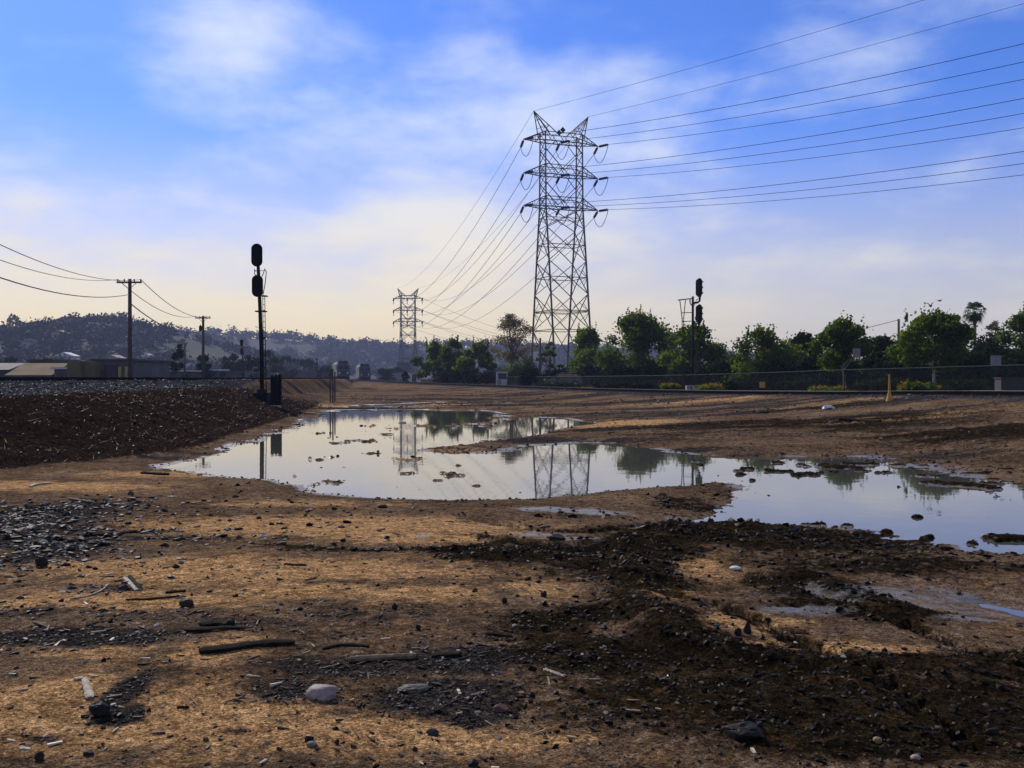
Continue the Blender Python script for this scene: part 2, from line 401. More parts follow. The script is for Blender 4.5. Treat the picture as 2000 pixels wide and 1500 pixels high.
MAT = dict(
    ground=ground_material(), water=water_material(), stones=stone_material(),
    steel=simple('galvanised_steel', (0.030, 0.032, 0.037), .6, .2, .3, .4),
    dark_steel=simple('weathered_dark_steel', (0.010, 0.010, 0.012), .8, .0, .3, 2, spec=.15),
    ceramic=simple('brown_insulator', (0.03, 0.022, 0.02), .3, 0, .2, 5),
    wire=simple('dull_conductor', (0.016, 0.016, 0.019), .6, .3, .1, 1),
    black=simple('black_painted_metal', (0.006, 0.006, 0.008), .8, 0, .3, 4, spec=.1),
    silver=simple('aluminium_paint', (0.30, 0.31, 0.32), .5, .3, .25, 3),
    rail=simple('rusty_rail', (0.009, 0.007, 0.006), .85, .0, .35, 8, spec=.03),
    railhead=simple('polished_rail_head', (0.03, 0.03, 0.033), .5, .0, .15, 5, spec=.2),
    tie=simple('creosoted_timber', (0.035, 0.027, 0.02), .85, 0, .4, 6, .4),
    wood=simple('weathered_pole_timber', (0.055, 0.043, 0.034), .85, 0, .35, 5, .4),
    driftwood=simple('dark_wet_timber', (0.012, 0.009, 0.007), .85, 0, .5, 30, .8, col2=(0.035, 0.025, 0.017), spec=.08),
    board=simple('grey_brown_board', (0.17, 0.125, 0.08), .85, 0, .4, 25, .6, spec=.1),
    palewood=simple('bleached_wood', (0.62, 0.54, 0.42), .7, 0, .35, 40, .8, col2=(0.30, 0.23, 0.16)),
    bark=simple('grey_bark', (0.11, 0.085, 0.065), .85, 0, .4, 4, .4),
    palebark=simple('pale_bark', (0.34, 0.31, 0.27), .8, 0, .3, 5, .3),
    leaf=leaf_mat('sycamore_leaf', (0.014, 0.032, 0.007), (0.105, 0.145, 0.024), .55),
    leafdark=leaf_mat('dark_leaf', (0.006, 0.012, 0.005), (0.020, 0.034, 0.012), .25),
    leafbrown=leaf_mat('brownish_leaf', (0.085, 0.070, 0.045), (0.15, 0.12, 0.08), .35),
    palm=leaf_mat('palm_frond', (0.020, 0.040, 0.014), (0.045, 0.070, 0.022), .25),
    hillleaf=leaf_mat('hill_tree_leaf', (0.016, 0.024, 0.014), (0.030, 0.040, 0.020), .05),
    flower=leaf_mat('yellow_flower', (0.26, 0.115, 0.006), (0.36, 0.20, 0.012), .35),
    hill=simple('hill_grass', (0.016, 0.022, 0.012), .95, 0, .4, .02, col2=(0.036, 0.032, 0.019), spec=.1),
    white=simple('white_paint', (0.42, 0.42, 0.41), .5, 0, .12, 2),
    offwhite=simple('dull_white_panel', (0.17, 0.18, 0.18), .6, 0, .15, 2),
    tanroof=simple('tan_sheet_roof', (0.20, 0.145, 0.085), .9, 0, .15, .5, spec=.05),
    greywall=simple('grey_block_wall', (0.075, 0.072, 0.072), .85, 0, .25, .4),
    darkwall=simple('dark_shed_wall', (0.04, 0.038, 0.038), .85, 0, .25, .4),
    yellowbox=simple('ochre_container', (0.11, 0.078, 0.026), .65, 0, .25, .5),
    glass=simple('dark_glass', (0.015, 0.017, 0.02), .08, 0, .1, 1, spec=.8),
    concrete=simple('concrete', (0.34, 0.33, 0.31), .85, 0, .2, 2, .2),
    yellow=simple('yellow_paint', (0.42, 0.22, 0.012), .55, 0, .2, 4),
    orange=simple('orange_paint', (0.70, 0.30, 0.03), .55, 0, .15, 4),
    carpaint=simple('dark_car_paint', (0.015, 0.016, 0.02), .15, .3, .1, 1),
    rubber=simple('black_rubber', (0.012, 0.012, 0.012), .8, 0, .2, 6),
    lamp=simple('lamp_lens', (0.65, 0.65, 0.62), .15, 0, .1, 4),
    red=simple('red_lens', (0.35, 0.02, 0.02), .2, 0, .1, 4),
    roofred=simple('house_roof', (0.20, 0.12, 0.09), .8, 0, .3, .3),
    wallcream=simple('house_wall', (0.30, 0.29, 0.27), .8, 0, .15, .3),
    plastic=simple('white_plastic_film', (0.5, 0.5, 0.52), .35, 0, .1, 8),
    bird=simple('dark_feather', (0.02, 0.02, 0.022), .7, 0, .2, 8),
    fence=simple('galvanised_fence', (0.020, 0.027, 0.027), .7, .0, .2, 2, spec=.1),
)

# ------------------------------------------------------------------ the lie of the land
def g0(x, y, z=0.0):
    """photo pixel to the flat ground at height z"""
    D = F * (HC - z) / (y - HOR); return ((x - 1000) / F * D, D)


POND = [g0(*p) for p in [
    (328, 908), (380, 895), (440, 878), (500, 862), (545, 846), (562, 838), (590, 822), (630, 808), (660, 801), (720, 800), (800, 800), (900, 801), (980, 804),
    (985, 811), (1060, 814), (1120, 817), (1165, 824), (1172, 828), (1120, 836), (1080, 845), (1040, 856), (960, 864), (890, 869), (838, 874), (822, 879), (850, 884),
    (920, 884), (980, 879), (1040, 870), (1130, 866), (1210, 866), (1275, 873), (1310, 882), (1400, 888), (1460, 889), (1540, 886), (1640, 883), (1760, 882), (1800, 889),
    (1880, 893), (1960, 900), (2060, 910), (2300, 930), (2300, 1112), (2080, 1102), (1990, 1092), (1900, 1082), (1830, 1070), (1775, 1060), (1735, 1062), (1700, 1060), (1690, 1045),
    (1650, 1034), (1600, 1031), (1540, 1027), (1480, 1024), (1420, 1021), (1360, 1022), (1312, 1026), (1300, 1018), (1345, 1004), (1385, 985), (1410, 968), (1440, 952),
    (1412, 949), (1370, 954), (1300, 954), (1240, 957), (1180, 964), (1100, 972), (1030, 977), (940, 978), (860, 978), (760, 972), (680, 966), (625, 962), (575, 948), (520, 938), (450, 935), (385, 926), (345, 918)]]
SMALL = [g0(*p) for p in [(1850, 1172), (1920, 1170), (2000, 1182), (2120, 1196), (2120, 1232), (2000, 1216), (1935, 1200), (1880, 1188)]]
STREAK = [g0(*p) for p in [(655, 797), (690, 791), (850, 785), (1000, 784), (1200, 788), (1290, 791), (1150, 794), (1000, 791), (850, 791), (740, 796)]]
FOOT = smooth_path([(-90, -30), (-45, -4), (-24, 7), (-13.0, 14), (-9.4, 17.3), (-8.0, 20.4), (-7.6, 24.3), (-8.3, 34), (-10.6, 55), (-13.4, 72), (-18, 100), (-30, 170), (-60, 300), (-120, 520)], 5)
TRACK_L = smooth_path([(-105, -14, 1.6), (-58, 10, 1.6), (-31, 24, 1.6), (-21.5, 36, 1.6), (-19.3, 50, 1.6), (-20.0, 70, 1.6), (-22.8, 100, 1.6), (-28, 150, 1.58), (-35.5, 200, 1.5), (-53, 300, 1.4), (-110, 520, 1.3)], 8)
TRACK_R = smooth_path([(24.5, -40, 1.2), (22.0, 0, 1.2), (20.6, 18, 1.18), (18.4, 36, 1.10), (15.8, 50, .90), (11, 67, .76), (5.2, 90, .70), (-2.5, 120, .72), (-15, 160, .85), (-30, 210, 1.1), (-58, 300, 1.2), (-120, 520, 1.2)], 8)
ISLES = [(798, 888, 36, 5, .13), (748, 831, 42, 5, .13), (690, 854, 55, 2.2, .10), (650, 931, 46, 6, .13), (640, 860, 30, 1.5, .09), (870, 828, 45, 2, .09), (985, 812, 16, 3, .16), 
         (1640, 906, 45, 5, .13), (1700, 900, 45, 3, .12), (1600, 921, 35, 4, .12), (1540, 914, 35, 3, .12), (1690, 913, 25, 2, .1), (1830, 939, 32, 3.5, .14), (1915, 942, 40, 3.5, .14), (1975, 938, 45, 2.5, .12),
         (1940, 920, 40, 3, .13), (1960, 931, 20, 2, .1), (1785, 1000, 20, 5, .15), (1820, 1039, 20, 6, .15), (1500, 960, 22, 4, .13), (1480, 957, 22, 2, .1), (1450, 1017, 14, 3, .1), (1710, 1022, 20, 3, .12), (1990, 1048, 70, 8, .12), (1925, 1052, 20, 3, .12), (720, 880, 40, 2.5, .085), (655, 885, 40, 2, .08), (660, 905, 40, 2, .08), (1005, 950, 10, 1.5, .09), (925, 938, 16, 1.2, .07)]


FLECKS = [(R.uniform(1330, 1990), R.choice((R.uniform(895, 925), R.uniform(900, 1020))), R.uniform(8, 30), R.uniform(.8, 1.8)) for _ in range(46)]
FLECKS += [(R.uniform(560, 980), R.choice((R.uniform(822, 860), R.uniform(880, 950))), R.uniform(8, 34), R.uniform(.7, 1.6)) for _ in range(30)]


def ell(x, y, rx, ry):
    X, D = g0(x, y, 0.08); return X, D, rx * D / F, ry * D * D / (F * 1.67)


def blob(X, Y, x, y, rx, ry):
    cx, cy, ax, ay = ell(x, y, rx, ry)
    q = ((X - cx) / ax) ** 2 + ((Y - cy) / ay) ** 2
    return np.exp(-0.9 * q)


def pathseg(pts): return [(p[0], p[1]) for p in pts], [p[2] for p in pts]


TLp, TLz = pathseg(TRACK_L); TRp, TRz = pathseg(TRACK_R)
# churned mud ridges, dark by own tone and painted near-side shade (photo pixels, half-width m, height m)
RIDGES = [([(1230, 1085), (1255, 1150), (1240, 1215), (1300, 1265), (1420, 1305), (1520, 1318), (1700, 1325), (1900, 1318), (2200, 1312)], .26, .13),
          ([(1010, 1100), (1150, 1110), (1250, 1085), (1340, 1040), (1460, 1034), (1600, 1042), (1690, 1050)], .36, .05),
          ([(1660, 1062), (1720, 1048), (1775, 1032), (1792, 1026)], .20, .17),
          ([(1050, 1250), (1150, 1215), (1240, 1200)], .22, .06), ([(1560, 1130), (1680, 1165), (1780, 1195)], .16, .07), ([(1500, 1140), (1600, 1190), (1740, 1210)], .14, .06),
          ([(520, 1078), (800, 1085), (1000, 1090)], .10, .04), ([(1590, 1048), (1640, 1042), (1690, 1036)], .2, .1)]
RUTS = [([(1480, 1130), (1600, 1165), (1750, 1215), (1900, 1275), (2100, 1370)], .10), ([(1390, 1190), (1500, 1235), (1640, 1300), (1780, 1385), (1900, 1490)], .10), ([(900, 1010), (1010, 1030), (1120, 1040), (1230, 1030), (1320, 1010)], .12),
        ([(960, 1060), (1060, 1075), (1180, 1068), (1290, 1042)], .12)]
RUTS = [(smooth_path([g0(x, y, .08) for x, y in r], 6), w) for r, w in RUTS]
RIDGES = [([g0(x, y, .08) for x, y in r], w, h) for r, w, h in RIDGES]


def land(X, Y, full=False):
    X = np.asarray(X, dtype=np.float64); Y = np.asarray(Y, dtype=np.float64)
    r = np.hypot(X, Y)
    n_l = fbm(X, Y, 5.0, 4, 3); n_m = fbm(X, Y, .9, 4, 11); n_f = fbm(X, Y, .17, 4, 23, .6)
    # warp shore lines so that they wander
    wx = X + .35 * fbm(X, Y, 1.6, 4, 31) * np.clip(r / 16, .4, 3); wy = Y + .5 * fbm(X, Y, 1.8, 4, 41) * np.clip(r / 16, .4, 2.5)
    sd = poly_sd(wx, wy, POND); sd2 = poly_sd(wx, wy, SMALL); sd3 = poly_sd(wx, wy, STREAK)
    shore = np.minimum(np.minimum(sd, sd2 * 1.2 + .02), sd3 * .5 + .15)
    z = np.where(shore < 0, np.maximum(shore * .13, -.11), np.minimum(shore * .085, .075 + .02 * np.clip(shore - 1, 0, 4)))
    isl = np.zeros_like(X)
    ii = np.nonzero(shore < .4)[0] if X.ndim == 1 else None
    if len(ii):
        wxs, wys, ns_ = wx[ii], wy[ii], .55 * n_m[ii] + .45 * n_f[ii]; acc = np.zeros(len(ii))
        for (x, y, rx, ry, h) in ISLES:
            right = x > 1200
            acc = np.maximum(acc, sstep(.42, .95, blob(wxs, wys, x, y, rx * (1.1 if right else 1.25), ry * (.8 if right else 1.25)) + ns_))
        for (x, y, rx, ry) in FLECKS:
            acc = np.maximum(acc, sstep(.45, .9, blob(wxs, wys, x, y, rx, ry) * .85 + ns_))
        isl[ii] = acc
    im = isl * (z < .03); z = z * (1 - im) + im * (.016 + .020 * n_m + .012 * n_f); isl = isl * .1
    mud = np.zeros_like(X); ridge = np.zeros_like(X)
    for pts, w, h in RIDGES:
        d, _, _ = polyline_dist(X, Y, pts)
        k = np.exp(-(d / w) ** 2 * 1.1); ridge = np.maximum(ridge, .62 * h * k * (1 + 1.3 * n_m)); mud = np.maximum(mud, .95 * np.exp(-(d / (w * 2.1)) ** 2))
    rut = np.zeros_like(X)
    for pts, w in RUTS:
        d, _, t = polyline_dist(X, Y, pts, list(np.cumsum([0] + [math.dist(a, b) for a, b in zip(pts[:-1], pts[1:])])))
        rut = np.minimum(rut, -.06 * np.exp(-(d / w) ** 4) * (.7 + .3 * np.sign(np.sin(t * 42 + d * 14)))); rut = np.maximum(rut, 0) + rut + .030 * np.exp(-((d - w * 1.5) / (w * .5)) ** 2)
        mud = np.maximum(mud, .62 * np.exp(-(d / (w * 2.0)) ** 2))
    for (x, y, rx, ry, a) in ((1560, 1400, 520, 85, 1.0), (1850, 1360, 330, 60, .9), (1150, 1290, 170, 75, .95), (1150, 1130, 150, 40, .8), (1700, 1100, 330, 28, .75), (1540, 1060, 280, 25, .9), (1640, 1190, 140, 22, .75),  # lower-right blobs: dark soil with the mound's near-side shade painted in
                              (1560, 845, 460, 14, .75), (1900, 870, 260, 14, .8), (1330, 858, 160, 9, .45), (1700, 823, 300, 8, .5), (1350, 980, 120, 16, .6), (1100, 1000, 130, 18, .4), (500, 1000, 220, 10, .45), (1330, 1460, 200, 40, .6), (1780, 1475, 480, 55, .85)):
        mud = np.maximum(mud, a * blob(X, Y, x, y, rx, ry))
    grav = np.zeros_like(X)
    for (x, y, rx, ry, a) in ((40, 1030, 170, 55, 1.1), (90, 1090, 130, 40, .9), (180, 1000, 180, 22, .6), (110, 1215, 180, 16, .8), (230, 1170, 90, 12, .5), (150, 1270, 220, 22, .85), (330, 1225, 160, 14, .75), (240, 1385, 40, 60, .9),
                              (230, 1430, 55, 22, .95), (520, 1240, 200, 25, .6), (700, 1230, 250, 22, .65), (690, 1330, 220, 30, .8), (900, 1320, 260, 40, .9), (880, 1390, 170, 34, .95), (950, 1430, 90, 18, .9), (560, 1380, 100, 26, .8),
                              (1050, 1330, 150, 40, .7), (460, 1460, 40, 12, .5), (70, 1480, 70, 18, .6), (350, 1065, 250, 8, .55), (700, 1085, 300, 7, .5), (1200, 1440, 120, 30, .6), (1040, 1110, 120, 14, .5), (620, 1265, 120, 14, .7), (270, 1050, 90, 6, .5)):
        grav = np.maximum(grav, a * blob(X, Y, x, y, rx, ry))
    streaky = fbm(X * .55 + Y * .1, Y * 1.3, .9, 5, 77, .6)
    grav = np.clip(grav + .62 * streaky * (r < 14) * np.clip(grav + .28, 0, 1), 0, 1.2)
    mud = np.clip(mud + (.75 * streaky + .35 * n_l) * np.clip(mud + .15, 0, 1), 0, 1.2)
    # far side of the pond: streaks of gravel and dark silt in the tan soil
    far = sstep(13, 24, r)
    st2 = fbm(X * .22, Y * .75, 1.6, 5, 91, .6)
    grav = np.maximum(grav, far * np.clip(.42 + st2 * 1.5, 0, 1) * .8)
    # the left bank
    d, side, _ = polyline_dist(X, Y, FOOT); s = d * side
    s = s + .5 * n_l * (s > -3) + .18 * n_m
    bank = 1.12 * sstep(-.2, 4.8, s) + .22 * sstep(4.5, 8.5, s)
    bank = bank * (1 - .55 * sstep(50, 80, Y)) - .75 * sstep(14.5, 19, s) * (1 - .55 * sstep(50, 80, Y))
    # right bench and track bed
    dr, sr, zr = polyline_dist(X, Y, TRp, TRz)
    tb = zr - .16
    lft = np.where(dr < 1.9, 1.0, np.exp(-((dr - 1.9) / 5.6) ** 1.25))
    rgt = np.where(dr < 1.9, 1.0, np.exp(-((dr - 1.9) / 2.6) ** 2))
    bedr = np.where(sr > 0, lft * tb, np.maximum(rgt * tb, .42 * sstep(1.5, 5, dr)))
    dl, sl, zl = polyline_dist(X, Y, TLp, TLz)
    bedl = np.where(dl < 1.8, zl - .14, (zl - .14) * (1 - sstep(1.8, 4.2, dl)))
    up = np.maximum(bank, bedl)
    z = z + np.maximum(up, bedr)
    inwater = shore < .25
    rough = np.clip(.25 + sstep(0, .8, shore), 0, 1)
    soil = sstep(-.15, .55, s) * (1 - sstep(4.3, 5.6, s)) * (1 - .55 * sstep(44, 72, Y))
    soil = np.maximum(soil, np.maximum((sr < 0) * sstep(2.6, 4.5, dr), sstep(17, 19, s)) * (Y > 0))
    ball = np.maximum(sstep(4.3, 5.6, s) * (1 - sstep(17, 19, s)), np.clip(1.25 - dr / 3.6, 0, 1))
    amp = .018 + .035 * np.clip(mud, 0, 1) + .05 * soil + .022 * sstep(14, 26, r)
    z = z + n_l * .02 * rough * (z > .02) + n_m * amp * np.clip(rough, .45, 1) + n_f * (.008 + .034 * np.clip(mud, 0, 1) + .010 * np.clip(grav, 0, 1) + .04 * soil + .012 * sstep(14, 26, r)) * np.clip(1.6 - r / 60, .3, 1) + (ridge + rut) * rough
    z = np.where(shore > .5, np.maximum(z, .018 + .01 * n_f), z)
    z = np.where(im > .02, np.minimum(z, np.where(X < 2.2, .012, -.003) + .036 * np.clip(im * 1.6, 0, 1) + .022 * n_f + .014 * n_m), z)
    z = z + .5 * sstep(200, 420, r)
    z = z * (1 - sstep(1500, 3500, r) * .0)
    if not full: return z
    wet = np.clip(1.05 - np.maximum(z, 0) / .040, 0, 1) * np.clip(1.5 - shore / .8, 0, 1)
    silt = np.zeros_like(X)
    for (x, y, rx, ry, a) in ((1110, 999, 110, 6, .8), (1060, 1053, 110, 8, .8), (835, 1058, 22, 8, .7), (1560, 1150, 90, 14, .8), (1660, 1150, 110, 14, .75), (1850, 1175, 120, 10, .8), (1560, 1195, 130, 10, .7), (1900, 1210, 150, 10, .8), (1270, 1030, 90, 8, .6), (1440, 1275, 60, 8, .5),
                              (985, 1055, 20, 5, .5), (1130, 1060, 70, 6, .6), (640, 960, 130, 6, .5), (1720, 1162, 300, 24, .72), (1590, 1198, 170, 12, .7), (1960, 1190, 140, 16, .85), (1480, 1150, 70, 8, .5), (1350, 1000, 70, 6, .55)):
        silt = np.maximum(silt, a * blob(wx, wy, x, y, rx, ry))
    silt = np.clip(silt + .5 * n_m * (silt > .1), 0, 1) * (1 - np.clip(ridge / .06, 0, 1) * .7)
    wet = wet * np.clip(.62 + 1.5 * n_m, 0, 1)
    wet = np.maximum(wet, np.clip(mud, 0, 1) * .10 * (r < 13))
    grav = grav * (1 - np.clip(isl * 9, 0, 1)); mud = np.where(X < 2.2, mud * (1 - np.clip(isl * 4, 0, 1)), np.maximum(mud, (isl > .015) * .95))
    och = np.zeros_like(X)
    for (x, y, rx, ry, a) in ((650, 1036, 340, 20, 1.0), (800, 1060, 200, 12, .8), (480, 1128, 400, 26, .95), (300, 1190, 210, 18, .8), (110, 1192, 120, 18, .9), (340, 1440, 250, 60, .95), (700, 1465, 260, 34, .9), (90, 1400, 130, 60, .9), (930, 1485, 220, 22, .8),
                              (420, 1300, 90, 30, .7), (180, 1300, 120, 14, .6), (1330, 1108, 90, 26, .8), (1285, 1170, 60, 22, .8), (1440, 1228, 120, 20, .85), (1610, 1276, 230, 12, .85), (1290, 1240, 70, 12, .8), (1060, 1168, 80, 16, .7), (120, 955, 170, 10, .9), (300, 925, 150, 8, .6), (1215, 831, 110, 7, .9),  # blobs along the mud ridge: its sunlit far slope painted as pale sand
                              (760, 792, 160, 3, .8), (1950, 1052, 80, 8, .9), (880, 876, 110, 4, .8), (798, 888, 50, 5, .9), (748, 831, 60, 5, .9), (800, 1180, 200, 20, .55), (560, 1170, 200, 20, .7), (1500, 1450, 120, 20, .3), (1700, 845, 240, 4, .7), (1800, 820, 300, 3, .6), (1500, 800, 300, 3, .6), (1900, 795, 200, 3, .6), (590, 985, 200, 8, .5), (660, 800, 40, 4, .9)):
        och = np.maximum(och, a * blob(X, Y, x, y, rx, ry))
    o = np.ones_like(X)
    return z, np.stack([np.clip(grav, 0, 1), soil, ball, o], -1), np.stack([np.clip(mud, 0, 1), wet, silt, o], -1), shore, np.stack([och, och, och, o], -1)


def zat(x, y): return float(land(np.array([x]), np.array([y]))[0])


def on_ground(x, y, guess=.1):
    """where the ray through a photo pixel meets the ground"""
    D = F * (HC - guess) / (y - HOR)
    for _ in range(12):
        z = zat((x - 1000) / F * D, D); Dn = F * (HC - z) / (y - HOR); D = D * .5 + Dn * .5
    X = (x - 1000) / F * D
    return Vector((X, D, zat(X, D)))


def build_ground():
    fine = np.radians(np.linspace(-36, 36, 760)); rest = np.radians(np.linspace(36, 324, 74))[1:-1]
    ang = np.concatenate([fine, rest])
    r = np.concatenate([[1.2, 2.0, 2.8], np.geomspace(3.4, 130, 610), np.geomspace(140, 5200, 40)])
    A, RR = np.meshgrid(ang, r)
    X, Y = RR * np.sin(A), RR * np.cos(A)
    z, c1, c2, _, c3 = land(X.ravel(), Y.ravel(), True)
    V = np.stack([X.ravel(), Y.ravel(), z], -1)
    nr, na = len(r), len(ang)
    i, j = np.meshgrid(np.arange(nr - 1), np.arange(na), indexing='ij'); j2 = (j + 1) % na
    Fq = np.stack([i * na + j, i * na + j2, (i + 1) * na + j2, (i + 1) * na + j], -1).reshape(-1, 4)[:, ::-1]
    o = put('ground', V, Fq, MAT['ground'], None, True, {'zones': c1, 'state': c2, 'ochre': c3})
    tag(o, kind='structure')
    # the spot under the camera
    zc = float(z[:na].mean()); k = na
    m = MB(); m.add([(1.25 * math.sin(a), 1.25 * math.cos(a), zc - .02) for a in np.linspace(0, 2 * math.pi, 24, endpoint=False)], [tuple(reversed(range(24)))])
    tag(m.build('ground_underfoot', MAT['ground']), kind='structure')


build_ground()
wv = MB(); wv.add([(-13, 5.5, 0), (26, 5.5, 0), (26, 82, 0), (-13, 82, 0)], [(0, 1, 2, 3)])
tag(wv.build('puddle_water', MAT['water']), kind='structure')

# ------------------------------------------------------------------ hills
def hill(name, skyline, crest, front, back, amp, seed, x0, x1, nx=220, ny=60):
    sx = np.array([(p[0] - 1000) / F * crest for p in skyline]); sz = np.array([HC + (HOR - p[1]) / F * crest for p in skyline])
    xs = np.linspace(x0, x1, nx); ys = np.linspace(front, back, ny)
    X, Y = np.meshgrid(xs, ys); top = np.interp(X, sx, sz)
    prof = np.where(Y < crest, sstep(front, crest, Y) ** .8, 1 - sstep(crest, back, Y))
    n = fbm(X, Y, 130, 5, seed)
    Z = .3 + (top - .3) * prof * (1 + .0 * n) + n * amp * prof * (1 - np.exp(-((Y - crest) / 40) ** 2))
    Z -= (1 - prof) * .8
    i, j = np.meshgrid(np.arange(ny - 1), np.arange(nx - 1), indexing='ij')
    f = np.stack([i * nx + j, i * nx + j + 1, (i + 1) * nx + j + 1, (i + 1) * nx + j], -1).reshape(-1, 4)
    o = put(name, np.stack([X.ravel(), Y.ravel(), Z.ravel()], -1), f, MAT['hill'], None, True); tag(o, kind='structure')

    def zf(x, y):
        t = np.interp(x, sx, sz); p = np.where(y < crest, sstep(front, crest, y) ** .8, 1 - sstep(crest, back, y)); nn = fbm(x, y, 130, 5, seed)
        return .3 + (t - .3) * p + nn * amp * p * (1 - np.exp(-((y - crest) / 40) ** 2)) - (1 - p) * .8
    return zf


SKY1 = [(-900, 690), (-500, 668), (-200, 655), (0, 652), (60, 645), (120, 640), (170, 632), (230, 630), (280, 640), (330, 652), (380, 665), (430, 680), (500, 700), (600, 722), (700, 735), (900, 738)]
SKY2 = [(-1200, 700), (0, 700), (250, 680), (350, 665), (400, 656), (440, 655), (480, 660), (520, 665), (640, 672), (700, 676), (760, 678), (820, 676), (950, 680), (1200, 690), (1600, 702), (2600, 712)]
zh1 = hill('hill', SKY1, 720, 430, 1000, 7, 5, -760, -20)
zh2 = hill('hill', SKY2, 1350, 950, 1750, 10, 9, -1600, 1100)


# ------------------------------------------------------------------ trees
def leaf_cloud(centers, radii, n, size, rs, shell=.55, tone_bias=0.0, droop=0.0):
    """n small folded leaves spread through a set of clumps"""
    centers = np.array(centers, dtype=float); radii = np.array(radii, dtype=float)
    w = radii.prod(1) ** .67 if radii.ndim == 2 else radii ** 2
    idx = rs.choice(len(centers), n, p=w / w.sum())
    d = rs.normal(size=(n, 3)); d /= np.linalg.norm(d, axis=1)[:, None]
    rad = rs.random(n) ** (1 / 3 if shell < .4 else .45)
    p = centers[idx] + d * rad[:, None] * radii[idx] * (1 + .34 * rs.normal(size=(n, 1)) * (rs.random((n, 1)) < .4))
    u = rs.normal(size=(n, 3)); u[:, 2] -= droop; u /= np.linalg.norm(u, axis=1)[:, None]
    w2 = np.cross(u, rs.normal(size=(n, 3))); w2 /= np.linalg.norm(w2, axis=1)[:, None]
    s = size * (0.6 + .8 * rs.random((n, 1)))
    a = p - u * s * .5; b = p + w2 * s * .36; c = p + u * s * .5; e = p - w2 * s * .36
    V = np.stack([a, b, c, e], 1).reshape(-1, 3); f = np.arange(4 * n).reshape(-1, 4)
    clump = rs.random(len(centers))
    t = np.clip(.55 * clump[idx] + .45 * rs.random(n) + tone_bias, 0, 1)
    T = np.repeat(t, 4)
    return V, f, np.stack([T, T, T, np.ones_like(T)], -1)


def make_tree(name, label, cat, base, H, W, rs, mat='leaf', bark='bark', n=5000, leaf=.22, trunk_h=.32, lean=0.0, clumps=26, spikes=0, group=None, depth=None, sparse=False, low=None, trunk_r=None):
    """base: foot; H, W: height and crown width in metres"""
    t = thing(name, label, cat, base, 0, group)
    W *= 1.22; n = int(n * 1.5); leaf *= 1.3
    dW = depth or W * .9
    cz0 = H * (trunk_h if low is None else low)
    C, RD = [], []
    for k in range(clumps):
        a = rs.random() * 6.283; h = rs.random() ** .85
        # crown outline: widest a third of the way up, narrowing to the top
        prof = (math.sin(math.pi * min(1, (h * .86 + .16))) ** .7)
        rr = (rs.random() ** .5) * .5 * prof
        r = W * (.10 + .10 * rs.random()) * (.75 if sparse else 1)
        C.append((lean * H * (.3 + h * .7) + rr * W * math.cos(a), rr * dW * math.sin(a), cz0 + (H - cz0 - r * .7) * h))
        RD.append((r, r * dW / W, r * (.55 if sparse else .8)))
    V, f, T = leaf_cloud(C, RD, n, leaf, rs)
    parts = [(V, f, T)]
    for k in range(spikes):     # upright leading shoots
        a = rs.random() * 6.283; rr = .36 * W * rs.random(); x, y = rr * math.cos(a) + lean * H, rr * math.sin(a)
        z0 = H * (.80 + .1 * rs.random()); hh = H * (.10 + .16 * rs.random())
        cc = [(x + .03 * q * R.uniform(-1, 1), y, z0 + hh * q / 6) for q in range(7)]
        parts.append(leaf_cloud(cc, [(.13 * (1 - q / 8),) * 3 for q in range(7)], 70, leaf * .8, rs, tone_bias=.15))
    off = 0; vv, ff, tt = [], [], []
    for V, f, T in parts:
        vv.append(V); ff.append(f + off); tt.append(T); off += len(V)
    put('crown', np.concatenate(vv), np.concatenate(ff), MAT[mat], t, False, {'tone': np.concatenate(tt)})
    m = MB(); r0 = trunk_r or max(.07, H * .017); tz = H * trunk_h
    bend = R.uniform(-.03, .03) * H
    tip = (lean * H * .6 + bend, 0, H * .72)
    m.tube([(0, 0, -.15), (lean * tz * .5 + bend * .3, 0, tz * .6), (lean * tz + bend * .5, 0, tz * 1.05), tip], [r0 * 1.25, r0, r0 * .82, r0 * .25], 7)
    order = sorted(range(len(C)), key=lambda i: -RD[i][0])[:12 if not sparse else 16]
    for i in order:
        c = C[i]; st = Vector((lean * tz + bend * .5, 0, tz * R.uniform(.85, 1.25))); en = Vector(c); mid = st.lerp(en, .5) + Vector((R.uniform(-.2, .2), R.uniform(-.2, .2), H * .05))
        m.tube([st, mid, en], [r0 * .5, r0 * .32, r0 * .12], 5, False)
    m.build('trunk', MAT[bark], t, True)
    return t


def tree_px(name, label, x, top, w, D, gz=None, **k):
    X = (x - 1000) / F * D; z = zat(X, D) if gz is None else gz
    H = HC + (HOR - top) / F * D - z
    return make_tree(name, label, k.pop('cat', 'tree'), (X, D, z), H, w * D / F, np.random.default_rng(int(x * 7 + top)), **k)


GT = 'trees behind the chain link fence'
tree_px('street_tree', 'low bushy green tree, leftmost of the three left of the brown tree', 848, 666, 62, 172, n=3600, leaf=.32, low=.12, spikes=3, group=GT)
tree_px('street_tree', 'green tree with the tallest top of the three left of the brown tree', 888, 657, 56, 166, n=3600, leaf=.32, low=.15, spikes=4, group=GT)
tree_px('street_tree', 'dark green tree right beside the brown airy tree', 934, 668, 62, 160, n=3800, leaf=.32, low=.12, spikes=3, group=GT)
tree_px('pepper_tree', 'tall airy brownish tree with visible limbs beside the lattice tower', 1000, 608, 112, 165, mat='leafbrown', n=4400, leaf=.20, trunk_h=.34, clumps=40, sparse=True, lean=-.02, trunk_r=.22, group=GT)
tree_px('sapling_tree', 'thin leafy sapling standing in front of the tower legs', 1075, 664, 44, 140, n=700, leaf=.28, low=.35, clumps=16, sparse=True, group=GT)
tree_px('street_tree', 'rounded dark tree just right of the lattice tower base', 1150, 636, 88, 134, n=5600, leaf=.26, low=.12, spikes=4, group=GT)
